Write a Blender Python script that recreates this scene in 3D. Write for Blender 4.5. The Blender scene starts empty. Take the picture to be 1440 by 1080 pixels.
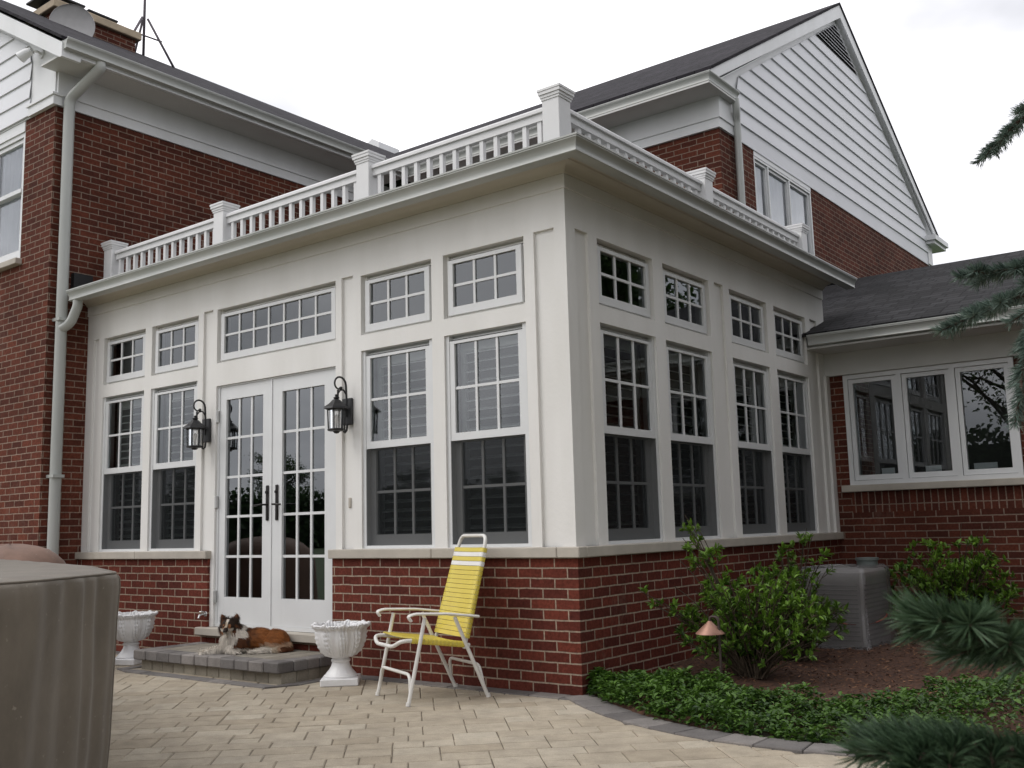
import bpy, math, random
import numpy as np
from mathutils import Vector, Matrix, noise
random.seed(7)
R = math.radians
SC = bpy.context.scene
COL = SC.collection

# ------------------------------------------------------------------ builders
class MB:
    def __init__(s): s.v = []; s.f = []; s.a = []; s.cur = 0.0
    def add(s, vs, fs):
        n = len(s.v); s.v += [tuple(p) for p in vs]; s.f += [tuple(i + n for i in f) for f in fs]
        s.a += [s.cur] * len(vs); return s
    def box(s, x0, x1, y0, y1, z0, z1):
        return s.add([(x0,y0,z0),(x1,y0,z0),(x1,y1,z0),(x0,y1,z0),(x0,y0,z1),(x1,y0,z1),(x1,y1,z1),(x0,y1,z1)],
                     [(0,3,2,1),(4,5,6,7),(0,1,5,4),(1,2,6,5),(2,3,7,6),(3,0,4,7)])
    def bbox(s, x0, x1, y0, y1, z0, z1, b=.004):
        """box with chamfered edges"""
        bm_v = []
        xs=(x0,x1); ys=(y0,y1); zs=(z0,z1); sg=(1,-1)
        idx={}
        for i in (0,1):
            for j in (0,1):
                for k in (0,1):
                    x,y,z=xs[i],ys[j],zs[k]
                    idx[i,j,k,0]=len(bm_v); bm_v.append((x,y+sg[j]*b,z+sg[k]*b))
                    idx[i,j,k,1]=len(bm_v); bm_v.append((x+sg[i]*b,y,z+sg[k]*b))
                    idx[i,j,k,2]=len(bm_v); bm_v.append((x+sg[i]*b,y+sg[j]*b,z))
        F=[]
        def q(*t): F.append(tuple(idx[a] for a in t))
        for i in (0,1):
            q((i,0,0,0),(i,1,0,0),(i,1,1,0),(i,0,1,0)); q((0,i,0,1),(1,i,0,1),(1,i,1,1),(0,i,1,1)); q((0,0,i,2),(1,0,i,2),(1,1,i,2),(0,1,i,2))
            for j in (0,1):
                q((0,i,j,1),(1,i,j,1),(1,i,j,2),(0,i,j,2)); q((i,0,j,0),(i,1,j,0),(i,1,j,2),(i,0,j,2)); q((i,j,0,0),(i,j,1,0),(i,j,1,1),(i,j,0,1))
                for k in (0,1): F.append((idx[i,j,k,0],idx[i,j,k,1],idx[i,j,k,2]))
        return s.add(bm_v,F)
    def prism(s, pts, d):
        """polygon pts (3d list) extruded by vector d"""
        n=len(pts); d=Vector(d); P=[Vector(p) for p in pts]
        return s.add(P+[p+d for p in P],[tuple(range(n)),tuple(range(2*n-1,n-1,-1))]+[(i,(i+1)%n,(i+1)%n+n,i+n) for i in range(n)])
    def tube(s, pts, r, n=10, cap=True, closed=False, flat=1.0):
        P=[Vector(p) for p in pts]; m=len(P)
        rr=r if isinstance(r,(list,tuple)) else [r]*m
        vs=[]; up=None
        for i,p in enumerate(P):
            if closed: t=(P[(i+1)%m]-P[i-1])
            else: t=(P[min(i+1,m-1)]-P[max(i-1,0)])
            t.normalize()
            if up is None:
                up=Vector((0,0,1)) if abs(t.z)<.9 else Vector((1,0,0))
            a=t.cross(up).normalized(); b=a.cross(t).normalized(); up=b
            for k in range(n):
                c=2*math.pi*k/n; vs.append(p+(a*math.cos(c)+b*math.sin(c)*flat)*rr[i])
        fs=[]
        for i in range(m if closed else m-1):
            j=(i+1)%m
            for k in range(n): fs.append((i*n+k,i*n+(k+1)%n,j*n+(k+1)%n,j*n+k))
        if cap and not closed: fs+= [tuple(range(n-1,-1,-1)),tuple((m-1)*n+k for k in range(n))]
        return s.add(vs,fs)
    def lathe(s, prof, n=32, c=(0,0,0), fn=None):
        vs=[];m=len(prof)
        for i,(r,z) in enumerate(prof):
            for k in range(n):
                a=2*math.pi*k/n; q,zz=(r,z) if fn is None else fn(r,z,a,i)
                vs.append((c[0]+q*math.cos(a),c[1]+q*math.sin(a),c[2]+zz))
        fs=[(i*n+k,i*n+(k+1)%n,(i+1)*n+(k+1)%n,(i+1)*n+k) for i in range(m-1) for k in range(n)]
        fs+=[tuple(range(n-1,-1,-1)),tuple((m-1)*n+k for k in range(n))]
        return s.add(vs,fs)
    def xf(s, M, start=0):
        for i in range(start,len(s.v)): s.v[i]=tuple(M@Vector(s.v[i]))
        return s
    def build(s, name, mat, parent=None, smooth=False, fixn=True, angle=None):
        me=bpy.data.meshes.new(name); me.from_pydata(s.v,[],s.f); me.materials.append(mat)
        if any(s.a):
            at=me.attributes.new('rnd','FLOAT','POINT'); at.data.foreach_set('value',s.a)
        if fixn and len(s.f)<60000:
            import bmesh
            bm=bmesh.new(); bm.from_mesh(me); bmesh.ops.recalc_face_normals(bm,faces=bm.faces); bm.to_mesh(me); bm.free()
        me.update()
        if smooth:
            me.polygons.foreach_set('use_smooth',[True]*len(me.polygons))
            if angle: me.set_sharp_from_angle(angle=R(angle))
        o=bpy.data.objects.new(name,me); COL.objects.link(o)
        if parent: o.parent=parent
        return o
def empty(name, loc=(0,0,0), rz=0):
    o=bpy.data.objects.new(name,None); COL.objects.link(o); o.location=loc; o.rotation_euler=(0,0,rz); o.empty_display_size=.2
    return o
def tag(o,label=None,cat=None,group=None,kind=None):
    if label: o['label']=label
    if cat: o['category']=cat
    if group: o['group']=group
    if kind: o['kind']=kind
    return o
def copy_tree(o,parent=None):
    c=o.copy(); COL.objects.link(c); c.parent=parent
    for ch in list(o.children): copy_tree(ch,c)
    return c

# ------------------------------------------------------------------ materials
def newmat(name):
    m=bpy.data.materials.new(name); m.use_nodes=True; nt=m.node_tree; nt.nodes.clear()
    out=nt.nodes.new('ShaderNodeOutputMaterial'); return m,nt,out
def N(nt,t,**k):
    n=nt.nodes.new(t)
    for a,b in k.items():
        if a.startswith('i_'): n.inputs[a[2:].replace('_',' ')].default_value=b
        else: setattr(n,a,b)
    return n
def L(nt,a,b): nt.links.new(a,b)
def rgb(c): return (c[0],c[1],c[2],1)
def mixc(nt,fac,a,b,mode='MIX'):
    n=nt.nodes.new('ShaderNodeMix'); n.data_type='RGBA'; n.blend_type=mode
    for s,v in ((0,fac),(6,a),(7,b)):
        if isinstance(v,bpy.types.NodeSocket): L(nt,v,n.inputs[s])
        elif isinstance(v,(tuple,list)): n.inputs[s].default_value=rgb(v)
        else: n.inputs[s].default_value=v
    return n.outputs[2]
def ramp(nt,src,pts):
    n=nt.nodes.new('ShaderNodeValToRGB'); e=n.color_ramp.elements
    while len(e)<len(pts): e.new(.5)
    for k,(p,c) in enumerate(pts): e[k].position=p; e[k].color=rgb(c) if isinstance(c,(tuple,list)) else (c,c,c,1)
    L(nt,src,n.inputs[0]); return n.outputs[0]
def noise_tex(nt,vec,scale,detail=3,rough=.55):
    n=N(nt,'ShaderNodeTexNoise'); n.inputs['Scale'].default_value=scale; n.inputs['Detail'].default_value=detail; n.inputs['Roughness'].default_value=rough
    if vec: L(nt,vec,n.inputs['Vector'])
    return n.outputs['Fac']
def pos(nt): return N(nt,'ShaderNodeNewGeometry').outputs['Position']
def scalev(nt,v,s):
    n=N(nt,'ShaderNodeVectorMath',operation='MULTIPLY'); L(nt,v,n.inputs[0]); n.inputs[1].default_value=s; return n.outputs[0]
def simple(name,c,rough=.5,var=.08,vs=3.0,bump=0,bs=60,metal=0,c2=None,spec=None,streak=False):
    m,nt,out=newmat(name); b=N(nt,'ShaderNodeBsdfPrincipled'); L(nt,b.outputs[0],out.inputs[0])
    P=pos(nt)
    f=noise_tex(nt,scalev(nt,P,(1,1,.25)) if streak else P,vs,4)
    c2=c2 or tuple(x*(1-var*2) for x in c)
    f2=ramp(nt,f,[(.3,0.),(.7,1.)])
    L(nt,mixc(nt,f2,c2,c),b.inputs['Base Color'])
    b.inputs['Roughness'].default_value=rough; b.inputs['Metallic'].default_value=metal
    if spec is not None: b.inputs['Specular IOR Level'].default_value=spec
    if bump:
        bn=N(nt,'ShaderNodeBump'); bn.inputs['Strength'].default_value=bump; bn.inputs['Distance'].default_value=.004
        L(nt,noise_tex(nt,P,bs,3),bn.inputs['Height']); L(nt,bn.outputs[0],b.inputs['Normal'])
    return m
def wallvec(nt,zs=1.0,slope=False,axis=None):
    """(along wall, height) from world position, choosing x or y by the face normal"""
    g=N(nt,'ShaderNodeNewGeometry'); sp=N(nt,'ShaderNodeSeparateXYZ'); L(nt,g.outputs['Position'],sp.inputs[0])
    cb=N(nt,'ShaderNodeCombineXYZ')
    if axis is None:
        sn=N(nt,'ShaderNodeSeparateXYZ'); L(nt,g.outputs['True Normal'],sn.inputs[0])
        ab=N(nt,'ShaderNodeMath',operation='ABSOLUTE'); L(nt,sn.outputs[0],ab.inputs[0])
        gt=N(nt,'ShaderNodeMath',operation='GREATER_THAN'); L(nt,ab.outputs[0],gt.inputs[0]); gt.inputs[1].default_value=.6
        mx=N(nt,'ShaderNodeMix'); L(nt,gt.outputs[0],mx.inputs[0]); L(nt,sp.outputs[0],mx.inputs[2]); L(nt,sp.outputs[1],mx.inputs[3])
        L(nt,mx.outputs[0],cb.inputs[0])
    else: L(nt,sp.outputs['XYZ'.index(axis)],cb.inputs[0])
    m2=N(nt,'ShaderNodeMath',operation='MULTIPLY'); m2.inputs[1].default_value=zs; L(nt,sp.outputs[2],m2.inputs[0]); L(nt,m2.outputs[0],cb.inputs[1])
    return cb.outputs[0],g.outputs['Position']
def brick_mat(name,c1,c2,mortar,soldier=False,off=0.0):
    m,nt,out=newmat(name); b=N(nt,'ShaderNodeBsdfPrincipled'); L(nt,b.outputs[0],out.inputs[0])
    v,P=wallvec(nt)
    # slight wobble so the courses are not ruler straight
    wob=N(nt,'ShaderNodeTexNoise'); wob.inputs['Scale'].default_value=9; L(nt,P,wob.inputs['Vector'])
    sub=N(nt,'ShaderNodeVectorMath',operation='SUBTRACT'); L(nt,wob.outputs['Color'],sub.inputs[0]); sub.inputs[1].default_value=(.5,.5,.5)
    sc=N(nt,'ShaderNodeVectorMath',operation='SCALE'); L(nt,sub.outputs[0],sc.inputs[0]); sc.inputs['Scale'].default_value=.009
    ad=N(nt,'ShaderNodeVectorMath',operation='ADD'); L(nt,v,ad.inputs[0]); L(nt,sc.outputs[0],ad.inputs[1])
    ad2=N(nt,'ShaderNodeVectorMath',operation='ADD'); L(nt,ad.outputs[0],ad2.inputs[0]); ad2.inputs[1].default_value=(off+20.3*.2032,.0677*30,0)
    k=N(nt,'ShaderNodeTexBrick'); L(nt,ad2.outputs[0],k.inputs['Vector']); k.inputs['Scale'].default_value=1
    if soldier: k.inputs['Brick Width'].default_value=.0677; k.inputs['Row Height'].default_value=.2032; k.offset=0
    else: k.inputs['Brick Width'].default_value=.2032; k.inputs['Row Height'].default_value=.06774; k.offset=.5
    k.inputs['Mortar Size'].default_value=.0055; k.inputs['Mortar Smooth'].default_value=.15; k.inputs['Bias'].default_value=0
    k.inputs['Color1'].default_value=rgb(c1); k.inputs['Color2'].default_value=rgb(c2); k.inputs['Mortar'].default_value=rgb(mortar)
    f=ramp(nt,noise_tex(nt,P,45,4,.7),[(.3,.62),(.7,1.25)]); col=mixc(nt,1.0,k.outputs['Color'],f,'MULTIPLY')
    big=ramp(nt,noise_tex(nt,P,.9,5,.7),[(.28,.70),(.72,1.25)]); col=mixc(nt,1.0,col,big,'MULTIPLY')
    sta=ramp(nt,noise_tex(nt,scalev(nt,P,(1,1,.45)),3.1,6,.75),[(.60,0.),(.80,.30)]); col=mixc(nt,sta,col,(.30,.24,.20))
    L(nt,col,b.inputs['Base Color']); b.inputs['Roughness'].default_value=.9; b.inputs['Specular IOR Level'].default_value=.12
    inv=N(nt,'ShaderNodeMath',operation='SUBTRACT'); inv.inputs[0].default_value=1; L(nt,k.outputs['Fac'],inv.inputs[1])
    mm=N(nt,'ShaderNodeMath',operation='MULTIPLY_ADD'); L(nt,noise_tex(nt,P,120,3),mm.inputs[0]); mm.inputs[1].default_value=.25; L(nt,inv.outputs[0],mm.inputs[2])
    bn=N(nt,'ShaderNodeBump'); bn.inputs['Strength'].default_value=.9; bn.inputs['Distance'].default_value=.006; L(nt,mm.outputs[0],bn.inputs['Height']); L(nt,bn.outputs[0],b.inputs['Normal'])
    return m
def shingle_mat(name,axis,c1,c2,zs=2.0):
    m,nt,out=newmat(name); b=N(nt,'ShaderNodeBsdfPrincipled'); L(nt,b.outputs[0],out.inputs[0])
    v,P=wallvec(nt,zs,axis=axis)
    k=N(nt,'ShaderNodeTexBrick'); L(nt,v,k.inputs['Vector']); k.inputs['Scale'].default_value=1
    k.inputs['Brick Width'].default_value=.23; k.inputs['Row Height'].default_value=.135; k.offset=.37; k.squash=.7; k.squash_frequency=3
    k.inputs['Mortar Size'].default_value=.010; k.inputs['Mortar Smooth'].default_value=.6
    k.inputs['Color1'].default_value=rgb(c1); k.inputs['Color2'].default_value=rgb(c2); k.inputs['Mortar'].default_value=rgb(tuple(x*.22 for x in c1))
    f=ramp(nt,noise_tex(nt,P,90,3,.8),[(.3,.6),(.7,1.35)]); col=mixc(nt,1.0,k.outputs['Color'],f,'MULTIPLY')
    f=ramp(nt,noise_tex(nt,P,1.3,3,.6),[(.3,.8),(.7,1.2)]); col=mixc(nt,1.0,col,f,'MULTIPLY')
    L(nt,col,b.inputs['Base Color']); b.inputs['Roughness'].default_value=.9; b.inputs['Specular IOR Level'].default_value=.25
    bn=N(nt,'ShaderNodeBump'); bn.inputs['Strength'].default_value=.8; bn.inputs['Distance'].default_value=.01; bn.invert=True
    L(nt,k.outputs['Fac'],bn.inputs['Height']); L(nt,bn.outputs[0],b.inputs['Normal'])
    return m
def glass_mat(name,tint=(.86,.9,.9),ior=1.9,rough=0.0,haze=0.0):
    m,nt,out=newmat(name)
    tr=N(nt,'ShaderNodeBsdfTransparent'); tr.inputs[0].default_value=rgb(tint)
    gl=N(nt,'ShaderNodeBsdfGlossy'); gl.inputs['Roughness'].default_value=rough; gl.inputs[0].default_value=(.93,.97,1,1)
    fr=N(nt,'ShaderNodeFresnel'); fr.inputs['IOR'].default_value=ior
    bn=N(nt,'ShaderNodeBump'); bn.inputs['Strength'].default_value=.05; bn.inputs['Distance'].default_value=.01
    L(nt,noise_tex(nt,pos(nt),2.2,1),bn.inputs['Height']); L(nt,bn.outputs[0],gl.inputs['Normal'])
    mx=N(nt,'ShaderNodeMixShader'); L(nt,fr.outputs[0],mx.inputs[0]); L(nt,tr.outputs[0],mx.inputs[1]); L(nt,gl.outputs[0],mx.inputs[2])
    last=mx
    if haze:
        df=N(nt,'ShaderNodeBsdfDiffuse'); df.inputs[0].default_value=(.6,.6,.6,1)
        m2=N(nt,'ShaderNodeMixShader'); m2.inputs[0].default_value=haze; L(nt,mx.outputs[0],m2.inputs[1]); L(nt,df.outputs[0],m2.inputs[2]); last=m2
    L(nt,last.outputs[0],out.inputs[0]); return m
def leaf_mat(name,dark,light,trans=.25,rough=.45):
    m,nt,out=newmat(name); b=N(nt,'ShaderNodeBsdfPrincipled')
    at=N(nt,'ShaderNodeAttribute',attribute_name='rnd'); P=pos(nt)
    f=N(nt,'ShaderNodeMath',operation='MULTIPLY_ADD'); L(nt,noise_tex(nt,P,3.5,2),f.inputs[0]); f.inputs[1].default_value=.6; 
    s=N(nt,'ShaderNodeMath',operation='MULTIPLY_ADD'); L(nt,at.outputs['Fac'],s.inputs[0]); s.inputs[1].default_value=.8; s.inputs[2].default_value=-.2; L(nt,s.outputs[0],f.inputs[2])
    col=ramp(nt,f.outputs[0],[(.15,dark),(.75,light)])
    L(nt,col,b.inputs['Base Color']); b.inputs['Roughness'].default_value=rough; b.inputs['Specular IOR Level'].default_value=.4
    t=N(nt,'ShaderNodeBsdfTranslucent'); L(nt,col,t.inputs[0]); mx=N(nt,'ShaderNodeMixShader'); mx.inputs[0].default_value=trans
    L(nt,b.outputs[0],mx.inputs[1]); L(nt,t.outputs[0],mx.inputs[2]); L(nt,mx.outputs[0],out.inputs[0]); return m

M={}
M['trim']=simple('trim_paint',(.77,.76,.735),.55,.05,2.6,bump=.35,bs=30,c2=(.69,.678,.645),streak=True)
M['vinyl']=simple('window_vinyl',(.68,.69,.69),.35,.03,4)
M['white']=simple('white_aluminium',(.74,.75,.76),.42,.05,2,c2=(.64,.65,.65),streak=True)
M['gutter']=simple('gutter_enamel',(.46,.47,.45),.35,.06,1.5,c2=(.37,.385,.365),streak=True)
M['rail']=simple('rail_vinyl',(.72,.72,.72),.45,.04,3)
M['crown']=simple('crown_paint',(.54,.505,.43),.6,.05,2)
M['siding']=simple('siding_paint',(.72,.73,.76),.5,.04,1.2,bump=.15,bs=50,streak=True)
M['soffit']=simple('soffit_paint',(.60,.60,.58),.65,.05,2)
M['brick']=brick_mat('red_brick',(.150,.038,.025),(.085,.023,.017),(.335,.262,.20))
M['brick2']=brick_mat('old_red_brick',(.130,.039,.024),(.072,.024,.017),(.25,.185,.145),off=.07)
M['soldier']=brick_mat('soldier_brick',(.130,.039,.024),(.072,.024,.017),(.25,.185,.145),soldier=True)
M['stone']=simple('limestone_sill',(.47,.43,.37),.8,.10,5,bump=.3,bs=70)
M['shX']=shingle_mat('shingles_main','X',(.033,.029,.036),(.012,.011,.014))
M['shY']=shingle_mat('shingles_left','Y',(.033,.029,.036),(.012,.011,.014))
M['shL']=shingle_mat('shingles_low','X',(.038,.037,.040),(.015,.015,.016),2.8)
M['glass']=glass_mat('window_glass',(.84,.89,.89),1.95)
M['dglass']=glass_mat('door_glass',(.6,.64,.64),2.35)
M['dark']=simple('dark_metal',(.018,.018,.02),.45,.2,20)
M['black']=simple('flashing_black',(.012,.012,.014),.7,.2,8)
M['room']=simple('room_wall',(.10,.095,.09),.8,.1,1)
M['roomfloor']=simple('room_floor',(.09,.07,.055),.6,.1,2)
M['shutter']=simple('shutter_white',(.80,.80,.78),.5,.05,3)
M['clear']=glass_mat('clear_glass',(1,1,1),2.0)
M['curtain']=simple('curtain_cloth',(.86,.86,.89),.9,.06,2)
M['bronze']=simple('oil_bronze',(.022,.019,.018),.35,.2,30,metal=.6)
M['deck']=simple('roof_membrane',(.09,.09,.09),.9,.1,2)
M['steel']=simple('hinge_steel',(.55,.55,.54),.4,.1,20,metal=.5)

def screen_mat():
    m,nt,out=newmat('insect_mesh')
    tr=N(nt,'ShaderNodeBsdfTransparent'); tr.inputs[0].default_value=(.95,.95,.95,1)
    df=N(nt,'ShaderNodeBsdfDiffuse'); df.inputs[0].default_value=(.020,.022,.023,1)
    mx=N(nt,'ShaderNodeMixShader'); mx.inputs[0].default_value=.58; L(nt,tr.outputs[0],mx.inputs[1]); L(nt,df.outputs[0],mx.inputs[2]); L(nt,mx.outputs[0],out.inputs[0]); return m
M['screen']=screen_mat()

# ------------------------------------------------------------------ camera, sky, sun
cam=bpy.data.cameras.new('camera'); co=bpy.data.objects.new('camera',cam); COL.objects.link(co); SC.camera=co
yaw,pi_,ro,f_=0.65481,0.14128,-0.02634,1414.37
fw=Vector((-math.sin(yaw)*math.cos(pi_),math.cos(yaw)*math.cos(pi_),math.sin(pi_)))
rt=Vector((math.cos(yaw),math.sin(yaw),0)); up=rt.cross(fw)
r2=rt*math.cos(ro)+up*math.sin(ro); u2=up*math.cos(ro)-rt*math.sin(ro)
CAM=Vector((3.76433,-5.55055,1.09015))
co.matrix_world=Matrix(((r2.x,u2.x,-fw.x,CAM.x),(r2.y,u2.y,-fw.y,CAM.y),(r2.z,u2.z,-fw.z,CAM.z),(0,0,0,1)))
cam.sensor_width=36; cam.lens=f_/1440*36; cam.clip_start=.05; cam.clip_end=2000
SC.render.resolution_x=1024; SC.render.resolution_y=768
SC.view_settings.view_transform='Standard'; SC.view_settings.look='None'; SC.view_settings.gamma=1; SC.view_settings.exposure=.24
try: SC.view_settings.use_curve_mapping=False
except Exception: pass
SUN_EL,SUN_AZ=R(48),R(218)     # direction the sun stands in (measured clockwise from +y)
W=bpy.data.worlds.new('World'); SC.world=W; W.use_nodes=True; nt=W.node_tree; nt.nodes.clear()
wo=N(nt,'ShaderNodeOutputWorld'); bg=N(nt,'ShaderNodeBackground'); L(nt,bg.outputs[0],wo.inputs[0])
sky=N(nt,'ShaderNodeTexSky',sky_type='NISHITA'); sky.sun_disc=False; sky.sun_elevation=SUN_EL; sky.sun_rotation=SUN_AZ; sky.dust_density=3; sky.air_density=1
hs=N(nt,'ShaderNodeHueSaturation'); hs.inputs['Saturation'].default_value=.25; L(nt,sky.outputs[0],hs.inputs['Color'])
tc=N(nt,'ShaderNodeTexCoord'); mp=N(nt,'ShaderNodeVectorMath',operation='MULTIPLY'); L(nt,tc.outputs['Generated'],mp.inputs[0]); mp.inputs[1].default_value=(1,1,2.2)
cl=noise_tex(nt,mp.outputs[0],2.6,5,.5)
ov=ramp(nt,cl,[(.34,(7.0,7.1,7.6)),(.46,(9.6,9.6,10.1)),(.58,(14.8,14.6,15.0))])
L(nt,mixc(nt,.88,hs.outputs[0],ov),bg.inputs['Color']); bg.inputs['Strength'].default_value=.10
sun=bpy.data.lights.new('sun','SUN'); sun.energy=.9; sun.angle=R(35); sun.color=(1,.965,.91); so=bpy.data.objects.new('sun',sun); COL.objects.link(so)
sd=Vector((math.sin(SUN_AZ)*math.cos(SUN_EL),math.cos(SUN_AZ)*math.cos(SUN_EL),math.sin(SUN_EL)))
so.rotation_euler=(-sd).to_track_quat('-Z','Y').to_euler(); so.location=(-10,-14,20)

# ------------------------------------------------------------------ house
house=tag(empty('brick_house'),'red brick house with a white glazed sunroom, white gables and dark shingle roofs','house')

def wallgrid(U,Z,fn):
    """panelled wall in local coords: u along, depth inward, z up. fn(u,z)-> depth or None (hole)"""
    mb=MB(); JD=.13
    D=[[fn((U[i]+U[i+1])/2,(Z[j]+Z[j+1])/2) for j in range(len(Z)-1)] for i in range(len(U)-1)]
    def dep(i,j): return JD if D[i][j] is None else D[i][j]
    for i in range(len(U)-1):
        for j in range(len(Z)-1):
            if D[i][j] is not None:
                d=D[i][j]; mb.add([(U[i],d,Z[j]),(U[i+1],d,Z[j]),(U[i+1],d,Z[j+1]),(U[i],d,Z[j+1])],[(0,1,2,3)])
            if i+1<len(U)-1 and dep(i,j)!=dep(i+1,j):
                a,b=dep(i,j),dep(i+1,j); x=U[i+1]; mb.add([(x,a,Z[j]),(x,b,Z[j]),(x,b,Z[j+1]),(x,a,Z[j+1])],[(0,1,2,3)])
            if j+1<len(Z)-1 and dep(i,j)!=dep(i,j+1):
                a,b=dep(i,j),dep(i,j+1); z=Z[j+1]; mb.add([(U[i],a,z),(U[i+1],a,z),(U[i+1],b,z),(U[i],b,z)],[(0,1,2,3)])
    return mb
def panelled(holes,recs,u0,u1,z0,z1):
    U=sorted({u0,u1}|{h[0] for h in holes}|{h[1] for h in holes}|{h[0] for h in recs}|{h[1] for h in recs})
    Z=sorted({z0,z1}|{h[2] for h in holes}|{h[3] for h in holes}|{h[2] for h in recs}|{h[3] for h in recs})
    def fn(u,z):
        for h in holes:
            if h[0]<u<h[1] and h[2]<z<h[3]: return None
        for h in recs:
            if h[0]<u<h[1] and h[2]<z<h[3]: return .024
        return 0.0
    return wallgrid(U,Z,fn)
t1,t0,l1,sb,tb=3.132,2.642,2.514,.8806,.951
FZ=3.404; FT=3.503
fx=[(-5.80,-5.05),(-4.937,-4.18),(-2.01,-1.245),(-1.125,-.362)]
rx=[(.395,1.19),(1.348,2.145),(2.541,3.336),(3.502,4.297)]
DO=(-3.893,-2.306)
holes=[]
for a,b in fx: holes+=[(a,b,t0,t1),(a,b,tb+.004,l1)]
holes+=[(DO[0],DO[1],2.641,3.142),(DO[0],DO[1],.29,2.43)]
recs=[(-.275,-.10,tb,3.14),(-2.235,-2.10,tb,3.15),(-4.10,-3.955,tb,3.15),(-6.0,-5.90,tb,3.14)]
panelled([h for h in holes if h[3]>2.44 or True],recs,-6.12,0,tb-.66,FZ).build('wall',M['trim'],house)
tag(house.children[-1],'cream painted panelled sunroom wall with French doors')
holesR=[]
for a,b in rx: holesR+=[(a,b,t0,t1),(a,b,tb+.004,l1)]
recsR=[(.116,.277,tb,3.14),(2.25,2.42,tb,3.14),(4.42,4.60,tb,3.14)]
mb=panelled(holesR,recsR,0,4.80,tb-.05,FZ); mb.xf(Matrix.Rotation(R(90),4,'Z'))
tag(mb.build('wall',M['trim'],house),'cream painted panelled side wall of the sunroom')
# upper frieze, slightly proud, wraps both faces; plus back closure above the low roof
def sweep(path,prof,closed_prof=True):
    """path: list of 2d pts walked so that outside is on the right; prof: (out,z) list"""
    mb=MB(); n=len(path); P=[Vector(p) for p in path]; k=len(prof); vs=[]
    for i in range(n):
        if i==0: d=(P[1]-P[0]).normalized(); nn=Vector((d.y,-d.x)); s=1
        elif i==n-1: d=(P[-1]-P[-2]).normalized(); nn=Vector((d.y,-d.x)); s=1
        else:
            d1=(P[i]-P[i-1]).normalized(); d2=(P[i+1]-P[i]).normalized()
            n1=Vector((d1.y,-d1.x)); n2=Vector((d2.y,-d2.x)); nn=(n1+n2).normalized(); s=1/max(.3,nn.dot(n1))
        for o,z in prof: q=P[i]+nn*o*s; vs.append((q.x,q.y,z))
    fs=[]
    for i in range(n-1):
        for j in range(k if closed_prof else k-1):
            jj=(j+1)%k; fs.append((i*k+j,(i+1)*k+j,(i+1)*k+jj,i*k+jj))
    if closed_prof: fs+=[tuple(range(k)),tuple((n-1)*k+j for j in range(k-1,-1,-1))]
    return mb.add(vs,fs)
def kgut(o,zt):   # K style gutter section, o = outer lip distance
    return [(o-.125,zt),(o-.125,zt-.105),(o-.045,zt-.108),(o-.030,zt-.100),(o-.036,zt-.088),(o-.034,zt-.060),(o-.020,zt-.034),(o-.004,zt-.020),(o-.006,zt-.012),(o,zt-.010),(o,zt+.002),(o-.012,zt+.002),(o-.014,zt-.012),(o-.10,zt-.012)]
sun_path=[(-6.12,0),(0,0),(0,4.82)]
tag(sweep(sun_path,[(-.05,FZ),(.012,FZ),(.012,FT),(-.05,FT)]).build('frieze',M['trim'],house),'upper frieze board of the sunroom')
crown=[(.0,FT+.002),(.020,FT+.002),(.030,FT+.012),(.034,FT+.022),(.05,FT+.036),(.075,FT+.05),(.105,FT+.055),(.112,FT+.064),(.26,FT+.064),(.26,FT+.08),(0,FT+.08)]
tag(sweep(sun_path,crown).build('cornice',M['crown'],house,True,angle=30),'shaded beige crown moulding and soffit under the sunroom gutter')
tag(sweep([(-5.95,0),(0,0),(0,4.95)],kgut(.352,3.605)).build('gutter',M['gutter'],house,True,angle=35),'white gutter around the sunroom roof')
MB().box(-6.12,.24,-.24,4.95,3.575,3.598).build('roof',M['deck'],house)
MB().box(-3,-.002,4.80,4.83,2.2,FT+.06).build('wall',M['trim'],house)
# brick knee walls
mb=MB(); mb.box(-6.12,-3.945,-.026,.10,-.25,sb); mb.box(-2.32,.026,-.026,.10,-.25,sb); mb.box(-.10,.0262,.10,4.80,-.25,sb); mb.box(-3.945,-2.32,-.02,.10,-.25,.224)
mb.build('wall',M['brick'],house)
for q in ((-6.17,-5.05,-.062,.03,sb+.001,tb),(-5.047,-3.93,-.062,.03,sb+.001,tb),(-2.335,-1.235,-.062,.03,sb+.001,tb),(-1.232,-.12,-.062,.03,sb+.001,tb),(-.117,.062,-.062,.03,sb+.001,tb+.001),(-.03,.062,.032,1.62,sb+.001,tb),(-.03,.062,1.623,3.22,sb+.001,tb),(-.03,.062,3.223,4.83,sb+.001,tb)):
    MB().bbox(*q,.005).build('sill',M['stone'],house)
tag(MB().bbox(-4.04,-2.25,-.085,.04,.222,.288,.006).build('threshold',M['stone'],house),'pale stone threshold below the French doors')
# interior of the sunroom
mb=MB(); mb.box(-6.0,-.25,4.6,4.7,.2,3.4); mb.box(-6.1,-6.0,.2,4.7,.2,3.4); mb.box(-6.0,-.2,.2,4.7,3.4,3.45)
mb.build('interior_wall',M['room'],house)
MB().box(-6.0,-.1,.12,4.7,.22,.28).build('floor_inside',M['roomfloor'],house)

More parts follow.
